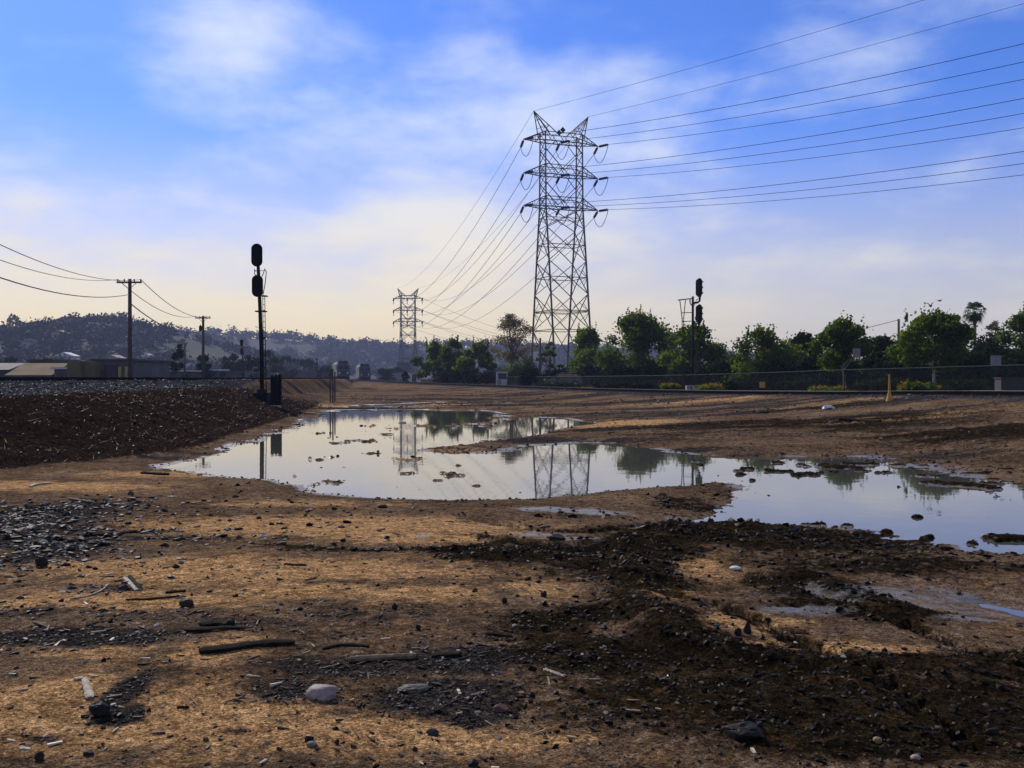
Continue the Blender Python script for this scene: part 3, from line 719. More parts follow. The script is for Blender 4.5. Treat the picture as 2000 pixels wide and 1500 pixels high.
tree_px('street_tree', 'biggest dense tree between the lattice tower and the right signal', 1246, 607, 124, 110, n=9500, leaf=.23, low=.12, spikes=7, clumps=34, group=GT)
tree_px('street_tree', 'tree with gaps of sky growing around the right signal mast', 1358, 630, 108, 97, n=5200, leaf=.22, low=.25, spikes=5, clumps=26, group=GT)
tree_px('street_tree', 'spiky topped tree right of the sky gap beside the right signal', 1490, 640, 128, 82, n=7000, leaf=.19, low=.14, spikes=9, clumps=30, group=GT)
tree_px('street_tree', 'dark tree filling in between two spiky topped trees', 1570, 648, 96, 88, n=5200, leaf=.2, low=.1, mat='leafdark', group=GT)
tree_px('street_tree', 'tree with pale leaning trunk and upright shoots at its top', 1650, 622, 108, 71, n=5800, leaf=.17, low=.34, spikes=9, clumps=28, bark='palebark', lean=-.04, trunk_r=.09, group=GT)
tree_px('street_tree', 'dark low tree below the stub of the wooden pole', 1722, 656, 84, 80, n=4600, leaf=.19, low=.08, mat='leafdark', group=GT)
tree_px('street_tree', 'broad pale green tree under the two birds', 1825, 606, 132, 66, n=8200, leaf=.16, low=.30, spikes=4, clumps=34, bark='palebark', trunk_r=.09, group=GT)
tree_px('street_tree', 'small tree close to the left of the fan palm', 1866, 612, 60, 84, n=2200, leaf=.19, low=.35, clumps=16, sparse=True, group=GT)
tree_px('street_tree', 'low dark tree right below the fan palm', 1925, 655, 130, 76, n=6500, leaf=.18, low=.06, mat='leafdark', group=GT)
tree_px('street_tree', 'tall tree cut off by the right edge of the picture', 2008, 604, 96, 78, n=5200, leaf=.18, low=.2, spikes=3, group=GT)
tree_px('bare_shrub_tree', 'bare twiggy pale tree just right of the fan palm', 1942, 622, 50, 92, mat='leafbrown', n=900, leaf=.12, low=.4, clumps=18, sparse=True, group=GT)

# dense dark undergrowth behind the fence
def bush(label, x, top, w, D, mat='leafdark', n=2400, leaf=.17, group='bushes behind the fence', name='bush', gz=None):
    X = (x - 1000) / F * D; z = zat(X, D) if gz is None else gz; H = HC + (HOR - top) / F * D - z; W = w * D / F
    rs = np.random.default_rng(int(x * 3 + D)); t = thing(name, label, 'bush', (X, D, z), 0, group)
    C = [((rs.random() - .5) * W * .84, (rs.random() - .5) * min(W, 3) * .7, H * (.15 + .62 * rs.random() * (1 - .5 * abs(q / 13 - .5)))) for q in range(14)]
    RD = [(W * .17 + H * .05, .6, H * .26)] * 14
    V, f, T = leaf_cloud(C, RD, int(n * 1.8), leaf * 1.7, rs); put('foliage', V, f, MAT[mat], t, False, {'tone': T})
    m = MB()
    for q in range(5): m.tube([(0, 0, -.1), tuple(np.array(C[q]) * .6), C[q]], [.05, .03, .012], 4, False)
    m.build('stem', MAT['bark'], t); return t


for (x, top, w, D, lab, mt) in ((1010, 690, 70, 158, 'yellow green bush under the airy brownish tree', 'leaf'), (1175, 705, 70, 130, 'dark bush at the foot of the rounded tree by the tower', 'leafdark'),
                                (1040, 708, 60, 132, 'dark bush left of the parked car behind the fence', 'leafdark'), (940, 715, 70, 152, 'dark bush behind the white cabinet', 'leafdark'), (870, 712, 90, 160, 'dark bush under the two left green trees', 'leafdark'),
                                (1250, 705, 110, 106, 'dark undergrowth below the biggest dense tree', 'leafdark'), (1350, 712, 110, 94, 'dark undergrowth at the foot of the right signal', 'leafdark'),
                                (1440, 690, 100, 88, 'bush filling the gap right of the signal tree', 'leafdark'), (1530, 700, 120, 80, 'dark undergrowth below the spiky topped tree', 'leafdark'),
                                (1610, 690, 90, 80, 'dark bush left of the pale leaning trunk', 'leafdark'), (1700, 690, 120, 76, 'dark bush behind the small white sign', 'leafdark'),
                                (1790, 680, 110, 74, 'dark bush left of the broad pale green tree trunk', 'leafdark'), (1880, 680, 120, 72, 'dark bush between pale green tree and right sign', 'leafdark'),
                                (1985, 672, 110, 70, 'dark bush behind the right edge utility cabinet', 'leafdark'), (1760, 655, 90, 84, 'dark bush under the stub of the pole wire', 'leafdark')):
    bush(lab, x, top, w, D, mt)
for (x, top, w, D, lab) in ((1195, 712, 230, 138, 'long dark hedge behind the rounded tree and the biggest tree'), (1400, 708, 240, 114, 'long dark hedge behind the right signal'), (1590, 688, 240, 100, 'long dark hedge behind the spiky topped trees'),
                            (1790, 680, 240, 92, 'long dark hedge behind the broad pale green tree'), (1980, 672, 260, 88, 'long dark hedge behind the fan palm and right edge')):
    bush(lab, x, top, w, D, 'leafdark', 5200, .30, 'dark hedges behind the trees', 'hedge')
for (x, top, w, D, lab, n) in ((1310, 748, 40, 86, 'yellow flowering low shrub left of the right signal base', 500), (1400, 748, 70, 80, 'wide patch of yellow flowering shrub right of the signal base', 700),
                               (1620, 753, 70, 66, 'yellow flowering shrub left of the pale leaning trunk', 600), (1795, 745, 80, 55, 'orange yellow flowering shrub right of the yellow post', 800), (1140, 757, 40, 108, 'orange flowers low by the car', 200)):
    b = bush(lab, x, top, w, D, 'leaf', n, .13, 'flowering shrubs by the fence', 'flowering_shrub')
    W = w * D / F; rs = np.random.default_rng(x); H = HC + (HOR - top) / F * D - b.location.z
    C = [((rs.random() - .5) * W * .9, (rs.random() - .8) * .9, H * (.62 + .3 * rs.random())) for q in range(26)]
    V, f, T = leaf_cloud(C, [(.2, .2, .12)] * 26, int(n * .8), .09, rs); put('blossom', V, f, MAT['flower'], b, False, {'tone': T})
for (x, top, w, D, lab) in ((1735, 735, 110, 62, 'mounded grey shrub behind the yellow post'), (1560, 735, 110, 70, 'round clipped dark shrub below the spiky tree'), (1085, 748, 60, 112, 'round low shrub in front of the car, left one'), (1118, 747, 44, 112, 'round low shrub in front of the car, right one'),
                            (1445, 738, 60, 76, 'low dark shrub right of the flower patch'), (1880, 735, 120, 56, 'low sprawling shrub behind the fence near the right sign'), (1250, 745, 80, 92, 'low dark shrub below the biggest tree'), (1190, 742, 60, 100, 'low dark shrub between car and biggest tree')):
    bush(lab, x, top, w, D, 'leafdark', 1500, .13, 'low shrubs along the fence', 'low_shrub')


# fan palm
def fan_palm(label, x, top, D, W, group=None, n_fr=34, gz=None, name='fan_palm'):
    X = (x - 1000) / F * D; z = zat(X, D) if gz is None else gz; H = HC + (HOR - top) / F * D - z
    t = thing(name, label, 'palm tree', (X, D, z), 0, group); rs = np.random.default_rng(int(x))
    m = MB(); cz = H - W * .42; m.tube([(0, 0, -.2), (.05, 0, cz * .5), (0, 0, cz)], [W * .075, W * .06, W * .065], 8); m.build('trunk', MAT['bark'], t, True)
    V, f = [], []
    for k in range(n_fr):
        a = k * 2.4; el = math.radians(78 - 150 * (k / n_fr)); d = Vector((math.cos(a) * math.cos(el), math.sin(a) * math.cos(el), math.sin(el)))
        L = W * .5 * (.8 + .3 * rs.random()); side = d.cross(Vector((0, 0, 1))).normalized(); c = Vector((0, 0, cz))
        root = c + d * L * .45
        for q in range(9):
            s = (q - 4) / 4 * 1.1; dd = (d * math.cos(s) + side * math.sin(s)); e = root + dd * L * .6 + Vector((0, 0, -L * .22 * (1 + abs(s)))); md = root + dd * L * .36
            n2 = dd.cross(d.cross(side)).normalized() * L * .045; b = len(V)
            V += [tuple(root), tuple(md + n2), tuple(e), tuple(md - n2)]; f.append((b, b + 1, b + 2, b + 3))
    tn = np.repeat(rs.random(len(f)), 4); put('crown', np.array(V), np.array(f), MAT['palm'], t, False, {'tone': np.stack([tn, tn, tn, np.ones_like(tn)], -1)})
    return t


fan_palm('dark fan palm rising above the trees at the right', 1903, 588, 100, 2.5)


# trees and shrubs on the hills
def hill_tree(label, x, y_top, w, h, D, zf, group='trees on the hill crest', leaf=None, n=260, name='hill_tree', mat='hillleaf'):
    X = (x - 1000) / F * D; z = float(zf(np.array([X]), np.array([float(D)]))[0]); top = HC + (HOR - y_top) / F * D
    H = max(top - z, h * D / F); W = w * D / F; rs = np.random.default_rng(int(x * 5 + y_top))
    t = thing(name, label, 'tree', (X, D, top - H), 0, group)
    C = [((rs.random() - .5) * W * .7, (rs.random() - .5) * W * .6, H * (.3 + .55 * rs.random())) for _ in range(9)]
    V, f, T = leaf_cloud(C, [(W * .24, W * .24, H * .17)] * 9, n, leaf or W * .16, rs); put('crown', V, f, MAT[mat], t, False, {'tone': T})
    m = MB(); m.tube([(0, 0, -1), (0, 0, H * .6)], [W * .04 + .15, .12], 6); m.build('trunk', MAT['bark'], t)


for i, (x, y, w, h, lab) in enumerate(((30, 614, 24, 32, 'tall dark tree alone at the left end of the hill crest'), (62, 627, 26, 18, 'flat topped tree next to the leftmost crest tree'), (100, 625, 22, 18, 'round tree left of the densest hilltop grove'),
                                      (130, 617, 24, 20, 'left tree of the densest hilltop grove'), (150, 615, 20, 22, 'second tree of the densest hilltop grove'), (176, 612, 24, 24, 'tallest round tree of the hilltop grove'), (196, 623, 18, 14, 'small round tree right of the tallest grove tree'),
                                      (216, 626, 18, 12, 'low tree at the foot of the two thin palms'), (238, 628, 22, 14, 'low tree just left of the near utility pole on the crest'), (262, 627, 18, 14, 'low tree just right of the near utility pole on the crest'), (284, 634, 18, 14, 'bushy tree on the falling crest, upper one'),
                                      (298, 638, 12, 12, 'thin tree on the falling crest'), (326, 641, 22, 18, 'round tree low on the falling crest'), (345, 650, 12, 10, 'last small tree on the falling crest'))):
    hill_tree(lab, x, y, w * 1.25, h, 720, zh1)
for (x, y, w, h, lab) in ((395, 648, 30, 14, 'bushy tree on the far ridge behind the far utility pole'), (425, 642, 20, 16, 'tallest tree on the far ridge'), (440, 652, 24, 10, 'low tree on the far ridge right of its tallest'), (462, 652, 16, 8, 'small tree on the far ridge above the small signal'), (475, 656, 12, 6, 'tiny tree on the far ridge crest'),
                          (656, 664, 14, 12, 'pointed tree on the far ridge above the left train'), (705, 663, 12, 14, 'narrow tree on the far ridge above the trains'), (690, 669, 26, 8, 'low grove on the far ridge between the trains'), (760, 668, 18, 12, 'round tree on the far ridge left of the far tower'), (825, 666, 20, 14, 'dense tree on the far ridge right of the far tower'), (590, 667, 26, 6, 'low grove on the far ridge right of the near signal')):
    hill_tree(lab, x, y, w * 1.25, h, 1350, zh2, 'trees on the far ridge')
for (x, y, lab) in ((212.5, 616, 'left of two thin palms on the hill crest'), (219, 610.5, 'right and taller of two thin palms on the hill crest')):
    fan_palm(lab, x, y, 715, 3.2, 'palms on the hill crest', 22, gz=float(zh1(np.array([(x - 1000) / F * 715]), np.array([715.]))[0]) - 1, name='hill_palm')


def scrub(name, zf, x0, x1, y0, y1, n, size, seed, lab):
    rs = np.random.default_rng(seed); X = rs.uniform(x0, x1, n * 3); Y = rs.uniform(y0, y1, n * 3)
    k = fbm(X, Y, 90, 4, seed + 1) > -.22; X, Y = X[k][:n], Y[k][:n]; Z = zf(X, Y)
    s = size * (.5 + rs.random(len(X)))
    C = np.stack([X, Y, Z + s * .45], -1); V, f, T = leaf_cloud(C, np.stack([s * .6, s * .6, s * .5], -1), len(X) * 56, size * .30, rs)
    tag(put(name, V, f, MAT['hillleaf'], None, False, {'tone': T}), lab, 'scrub', kind='stuff')


scrub('hillside_scrub', zh1, -740, -100, 440, 745, 2000, 6.2, 3, 'dark scrub and small trees covering the hillside')
scrub('ridge_scrub', zh2, -900, 300, 980, 1380, 1400, 10, 4, 'hazy scrub covering the far ridge')

# houses on the hillside
def house(label, x, y, D, w, h, zf, rz=0, roof='roofred', group='houses on the hillside'):
    X = (x - 1000) / F * D; z = HC + (HOR - y) / F * D if zf is None else float(zf(np.array([X]), np.array([float(D)]))[0]) - .3
    t = thing('house', label, 'house', (X, D, z), rz, group)
    MB().box((0, 0, h / 2), (w, w * .7, h)).build('wall', MAT['wallcream'], t)
    m = MB(); m.prism([(-w * .56, h + .02), (w * .56, h + .02), (0, h + w * .2)], (0, -w * .4, 0), Vector((1, 0, 0)), Vector((0, 0, 1)), Vector((0, 1, 0)), w * .8); m.build('roof', MAT[roof], t)
    for s in (-.25, .25): MB().box((s * w, -w * .35 - .03, h * .5), (w * .16, .08, h * .4)).build('window', MAT['glass'], t)


for (x, D, w, h, lab, rf) in ((133, 660, 12, 4.5, 'pale house high on the hill under the grove', 'roofred'), (131, 520, 10, 5, 'white house with bright gable low on the hill', 'white'), (150, 510, 8, 4, 'small house right of the bright gabled house', 'roofred'), (290, 560, 10, 4, 'pale house right of the near utility pole', 'white'),
                              (372, 545, 9, 4, 'small bright house left of the far utility pole', 'white'), (345, 520, 9, 4, 'low house right of the narrow dark tree', 'roofred'), (120, 600, 9, 4, 'house halfway up the hill left of the grove', 'roofred'), (225, 540, 9, 4, 'house on the slope left of the near utility pole', 'roofred'), (60, 560, 10, 4, 'house on the slope above the tan roofed shed', 'roofred')):
    house(lab, x, 0, D, w, h, zh1, R.uniform(-.4, .4), rf)

# ------------------------------------------------------------------ lattice towers
PHI = math.radians(22)
TL, TTIP, TPK = 4.45, 9.0, 6.6
ARMZ = [(53.7, 55.6), (46.4, 48.5), (39.3, 41.5)]


def tower_w(z): return np.interp(z, [0, 12.3, 31, 39.3, 60], [6.7, 5.4, 2.9, 1.75, 1.4])


def tower(label, loc, rz, k, d_far, d_near, names):
    """k thickens the bars; d_far/d_near: unit vectors (world) of the two spans"""
    t = thing('transmission_tower', label, 'pylon', loc, rz, 'lattice transmission towers')
    rot = Matrix.Rotation(-rz, 3, 'Z')
    P = lambda sx, sy, z: Vector((sx * TL, sy * float(tower_w(z)), z))
    lw, bw = .36 * k, .17 * k
    for sx in (-1, 1):
        for sy in (-1, 1):
            m = MB()
            zs = [-.3, 12.3, 31, 39.3, 55.6]
            m.tube([P(sx, sy, z) for z in zs], [lw / 2, lw / 2, lw / 2 * .92, lw / 2 * .85, lw / 2 * .7], 4); m.build('leg', MAT['steel'], t)
            MB().box((sx * TL, sy * 6.7, .1), (1.1, 1.1, .6)).build('footing', MAT['concrete'], t)
    lev = [12.3, 20.2, 27.4, 34.6, 39.3]           # panels of cross bracing
    ringz = [12.3, 16.5, 23.8, 31.0]
    faces = [((-1, -1), (1, -1)), ((1, -1), (1, 1)), ((1, 1), (-1, 1)), ((-1, 1), (-1, -1))]
    for (a, b) in faces:
        m = MB(); c = (P(a[0], a[1], 0) + P(b[0], b[1], 0)) / 2     # inverted V down to the feet, apex low
        q = (P(*a, 5.2) + P(*b, 5.2)) / 2
        m.bar(P(*a, 12.3), q, bw); m.bar(P(*b, 12.3), q, bw); m.bar(q, P(*a, .6), bw); m.bar(q, P(*b, .6), bw); m.build('bracing', MAT['steel'], t)
        for z0, z1 in zip(lev[:-1], lev[1:]):
            m = MB(); m.bar(P(*a, z0), P(*b, z1), bw); m.bar(P(*b, z0), P(*a, z1), bw)
            zm = (z0 + z1) / 2; cx = (P(*a, zm) + P(*b, zm)) / 2
            m.bar(P(*a, zm), P(*b, zm), bw * .75)
            for e in (a, b): m.bar((P(*e, z0) + cx) / 2, P(*e, zm), bw * .6); m.bar((P(*e, z1) + cx) / 2, P(*e, zm), bw * .6)
            m.build('bracing', MAT['steel'], t)
    for z in ringz:
        m = MB()
        for (a, b) in faces: m.bar(P(*a, z), P(*b, z), bw)
        m.build('horizontal_ring', MAT['steel'], t)
    # narrow sides between the arms: tight lattice; wide faces: big V under each beam
    tops = [(39.3, 46.4), (46.4, 53.7)]
    for sx in (-1, 1):
        for z0, z1 in tops:
            m = MB(); n = 3
            for i in range(n):
                za, zb = z0 + (z1 - z0) * i / n, z0 + (z1 - z0) * (i + 1) / n
                m.bar(P(sx, -1, za), P(sx, 1, zb), bw * .8); m.bar(P(sx, 1, za), P(sx, -1, zb), bw * .8)
            m.build('side_lacing', MAT['steel'], t)
    for sy in (-1, 1):
        for z0, z1 in tops:
            m = MB(); c = Vector((0, sy * float(tower_w(z0)), z0 + 1.0)); m.bar(P(-1, sy, z1 - 1.8), c, bw * 1.1); m.bar(P(1, sy, z1 - 1.8), c, bw * 1.1)
            m.bar(Vector((-2.2, sy * float(tower_w(z1)), z1)), P(-1, sy, z1 - 2.6), bw * .8); m.bar(Vector((2.2, sy * float(tower_w(z1)), z1)), P(1, sy, z1 - 2.6), bw * .8)
            m.build('v_brace', MAT['steel'], t)
    for zl, zu in ARMZ:
        m = MB(); w = float(tower_w(zl))
        for sy in (-1, 1):
            m.bar((-TL, sy * w, zl), (TL, sy * w, zl), bw * 1.4); m.bar((-TL, sy * w, zu), (TL, sy * w, zu), bw)
            n = 6
            for i in range(n):
                x0, x1 = -TL + 2 * TL * i / n, -TL + 2 * TL * (i + 1) / n
                m.bar((x0, sy * w, zl if i % 2 else zu), (x1, sy * w, zu if i % 2 else zl), bw * .7)
        for x in (-TL, -1.5, 1.5, TL): m.bar((x, -w, zl), (x, w, zl), bw * .7)
        m.build('beam', MAT['steel'], t)
        for sx in (-1, 1):
            m = MB(); tip = Vector((sx * TTIP, 0, zl + .05))
            for sy in (-1, 1):
                lo, hi = Vector((sx * TL, sy * w, zl)), Vector((sx * TL, sy * w, zu)); m.bar(lo, tip, bw * 1.3, bw); m.bar(hi, tip, bw * 1.2, bw)
                for q in (.3, .6): m.bar(lo.lerp(tip, q), hi.lerp(tip, q), bw * .6)
                m.bar(lo.lerp(tip, .3), hi, bw * .6)
            for q in (.3, .6): m.bar(Vector((sx * TL, -w, zl)).lerp(tip, q), Vector((sx * TL, w, zl)).lerp(tip, q), bw * .6)
            m.build('crossarm', MAT['steel'], t)
    for sx in (-1, 1):
        m = MB(); ap = Vector((sx * TPK, 0, 60.1)); w = float(tower_w(55))
        for sy in (-1, 1):
            o, i = Vector((sx * (TL + .4), sy * w, 54.6)), Vector((sx * 1.9, sy * w, 55.6)); m.bar(o, ap, bw * 1.2, bw); m.bar(i, ap, bw * 1.2, bw)
            mid = Vector((sx * TL * .8, sy * w, 55.6)); m.bar(mid, ap, bw * .8)
            for q in (.35, .65): m.bar(o.lerp(ap, q), i.lerp(ap, q), bw * .6)
            m.bar(o, i.lerp(ap, .35), bw * .6)
        for q in (.3, .6): m.bar(Vector((sx * 1.9, -w, 55.6)).lerp(ap, q), Vector((sx * 1.9, w, 55.6)).lerp(ap, q), bw * .6)
        m.build('earth_wire_peak', MAT['steel'], t)
    # insulator strings, two at each of nine points, and a jumper loop below
    pts = {}
    df, dn = rot @ d_far, rot @ d_near
    for ai, (zl, zu) in enumerate(ARMZ):
        for pi, x in enumerate((-TTIP, -.4, TTIP)):
            a = Vector((x, 0, zl - .1)); ends = []
            for d, drop, tagn in ((df, .30, 'far'), (dn, .02, 'near')):
                dd = Vector((d.x, d.y, -drop)).normalized(); s = a + dd * .5; e = a + dd * 3.1
                m = MB(); n = 9; pr, rr = [], []
                for q in range(n):
                    u0 = s.lerp(e, q / n); u1 = s.lerp(e, (q + .55) / n); u2 = s.lerp(e, (q + .6) / n); u3 = s.lerp(e, (q + .98) / n)
                    pr += [u0, u1, u2, u3]; rr += [.10 * k, .24 * k, .12 * k, .12 * k]
                m.tube([a] + pr + [e + dd * .3], [.06] + rr + [.06], 7); m.build('insulator_string', MAT['ceramic'], t)
                ends.append(e + dd * .3); pts[(ai, pi, tagn)] = Matrix.Rotation(rz, 3, 'Z') @ (e + dd * .3) + Vector(loc)
            p0, p1 = ends; loop = [p0.lerp(p1, q / 12) + Vector((0, 0, -2.9 * math.sin(math.pi * q / 12) ** .8)) for q in range(13)]
            MB().tube(loop, .055 * k, 5).build('jumper_loop', MAT['wire'], t)
    for sx in (-1, 1): pts[('g', sx)] = Matrix.Rotation(rz, 3, 'Z') @ Vector((sx * TPK, 0, 60.1)) + Vector(loc)
    return t, pts


T1 = Vector(((1096 - 1000) / F * 220, 220, 0)); T2 = Vector(((797 - 1000) / F * 620, 620, -2.6)); T3 = Vector((T1.x + 62 * 2.62, T1.y - 78 * 2.62, 0.3))
T1.z = -.1
d12 = (T2 - T1).normalized(); d13 = (T3 - T1).normalized()
tw1, pt1 = tower('tall near steel lattice tower with three crossarms and two horned peaks', T1, PHI, 1.25, d12, d13, None)
for (dx, dz) in ((-1.2, 55.5), (-.3, 56.2)):     # two small square marker plates on the top beam
    m = MB(); m.box((dx, -1.5, dz), (.95, .06, .95), 0, 0, math.radians(45)); m.build('marker_plate', MAT['black'], tw1)
tw2, pt2 = tower('small distant lattice tower left of the green trees', T2, math.radians(-4), 2.0, (T2 - T1).normalized(), (T1 - T2).normalized(), None)


def wire(name, label, a, b, sag, r, group, n=28, cat='power line'):
    a, b = Vector(a), Vector(b); pts = [a.lerp(b, i / n) + Vector((0, 0, -4 * sag * (i / n) * (1 - i / n))) for i in range(n + 1)]
    o = MB().tube(pts, r, 4).build(name, MAT['wire']); tag(o, label, cat, group); return o


AN, PN = ('top', 'middle', 'lowest'), ('left tip', 'centre', 'right tip')
u3 = Matrix.Rotation(math.radians(30), 3, 'Z') @ Vector((1, 0, 0))
for ai in range(3):
    for pi in range(3):
        a = pt1[(ai, pi, 'far')]; b = pt2[(ai, pi, 'near')]
        wire('conductor', f'conductor from the {AN[ai]} crossarm {PN[pi]} of the near tower to the far tower', a, b, 12.5, .060, 'conductors between the two towers', 40)
        a = pt1[(ai, pi, 'near')]; b = T3 + u3 * (-9, -.4, 9)[pi] + Vector((0, 0, ARMZ[ai][0] - .3))
        wire('conductor', f'conductor rising to the right edge from the {AN[ai]} crossarm {PN[pi]} of the near tower', a, b, 7.4, .050, 'conductors running off to the right')
for sx, nm in ((-1, 'left'), (1, 'right')):
    wire('earth_wire', f'thin earth wire from the {nm} peak of the near tower to the far tower', pt1[('g', sx)], pt2[('g', sx)], 8, .038, 'earth wires between the two towers', 40)
    wire('earth_wire', f'thin earth wire from the {nm} peak of the near tower up to the top edge', pt1[('g', sx)], T3 + u3 * sx * 6.6 + Vector((0, 0, 60.1)), 3.0, .034, 'earth wires running off to the right')
for ai in range(3):
    for pi in (0, 2):
        e = px(1235 + pi * 8, 700 + ai * 8, 430)
        wire('conductor', f'thin wire dropping from the {AN[ai]} arm {PN[pi]} of the far tower towards the trees', pt2[(ai, pi, 'near')], e, 5, .075, 'wires dropping behind the trees', 24)

# ------------------------------------------------------------------ railway tracks
def offset_path(path, off, dz):
    out = []
    for i, p in enumerate(path):
        a, b = path[max(i - 1, 0)], path[min(i + 1, len(path) - 1)]; t = Vector((b[0] - a[0], b[1] - a[1], 0)).normalized(); n = Vector((-t.y, t.x, 0))
        out.append(Vector(p) + n * off + Vector((0, 0, dz)))
    return out


def rail_mesh(path, w0, w1, z0, z1, m):
    b = len(m.v)
    for i, p in enumerate(path):
        a, c = path[max(i - 1, 0)], path[min(i + 1, len(path) - 1)]; t = (c - a); t.z = 0; t.normalize(); n = Vector((-t.y, t.x, 0))
        for s, z, w in ((-1, z0, w0), (1, z0, w0), (1, z1, w1), (-1, z1, w1)): m.v.append(tuple(p + n * s * w / 2 + Vector((0, 0, z))))
    for i in range(len(path) - 1):
        for k in range(4):
            k2 = (k + 1) % 4; m.f.append((b + i * 4 + k, b + i * 4 + k2, b + (i + 1) * 4 + k2, b + (i + 1) * 4 + k))


def track(label, path, ylo, yhi, tie_max):
    P = [p for p in path if ylo <= p[1] <= yhi]
    t = thing('railway_track', label, 'railway track', (0, 0, 0))
    for off in (-.75, .75):
        q = offset_path(P, off, 0); m = MB()
        rail_mesh(q, .15, .13, -.035, .005, m); rail_mesh(q, .03, .03, .005, .125, m); rail_mesh(q, .08, .076, .125, .178, m); r = m.build('rail', MAT['rail'], t)
        m = MB(); rail_mesh(q, .064, .058, .179, .183, m); m.build('rail_head', MAT['railhead'], r)
    # timber sleepers
    s = 0.0; nxt = 0.0; proto = None; cnt = 0
    for a, b in zip(P[:-1], P[1:]):
        va, vb = Vector(a), Vector(b); L = (vb - va).length
        while nxt <= s + L and cnt < 300:
            p = va.lerp(vb, (nxt - s) / L); nxt += .62
            if p.y > tie_max: continue
            if proto is None:
                proto = MB().box((0, 0, 0), (2.6, .24, .2)); o = proto.build('sleeper', MAT['tie'], t); pm = o.data
            else:
                o = bpy.data.objects.new('sleeper', pm); COL.objects.link(o); o.parent = t
            d = vb - va; o.location = (p.x, p.y, p.z - .14 + .006 * math.sin(cnt * 2.3)); o.rotation_euler = (0, 0, math.atan2(d.y, d.x) - math.pi / 2 + R.uniform(-.01, .01)); cnt += 1
        s += L
    return t


track('railway track on the left embankment above the dark bank', TRACK_L, 8, 420, 140)
track('railway track crossing in front of the fence at the right', TRACK_R, 6, 400, 135)

# ------------------------------------------------------------------ signals
def oval(w, h, n=24):
    r = w / 2; s = h / 2 - r
    return [(r * math.cos(a), (s if math.sin(a) >= 0 else -s) + r * math.sin(a)) for a in [2 * math.pi * (i + .5) / n for i in range(n)]]


def signal_head(t, loc, rz, w=.62, h=1.32):
    """oval background plate with three hooded lamps; local -Y is the back"""
    e = Matrix.Rotation(rz, 3, 'Z'); ux, uy, uz = e @ Vector((1, 0, 0)), Vector((0, 0, 1)), e @ Vector((0, 1, 0)); o = Vector(loc)
    m = MB(); m.prism(oval(w, h), o, ux, uy, uz, .03); hd = m.build('signal_head', MAT['black'], t)
    m = MB(); m.prism(oval(w * .62, h * .86), o - uz * .20, ux, uy, uz, .19); m.build('lamp_housing', MAT['black'], hd)
    for k in (-1, 0, 1):
        c = o + uy * k * h * .29 + uz * .035
        m = MB(); m.tube([c, c + uz * .03], [.105, .105], 12); m.build('lens', MAT['red' if k == -1 else 'glass'], hd)
        m = MB(); n = 9; R0 = .125
        ring = [(R0 * math.cos(a), R0 * math.sin(a)) for a in [math.radians(-20 + 220 * i / (n - 1)) for i in range(n)]]
        for i in range(n - 1):
            a, b = ring[i], ring[i + 1]
            for rr, rr2 in ((1.0, 1.08),):
                q = [c + ux * a[0] * s + uy * a[1] * s + uz * d for s, d in ((rr, 0), (rr, .28), (rr2, .28), (rr2, 0))] + [c + ux * b[0] * s + uy * b[1] * s + uz * d for s, d in ((rr, 0), (rr, .28), (rr2, .28), (rr2, 0))]
                m.add(q, [(0, 1, 5, 4), (1, 2, 6, 5), (2, 3, 7, 6), (3, 0, 4, 7), (0, 3, 2, 1), (4, 5, 6, 7)])
        m.build('hood', MAT['black'], hd)
    return hd


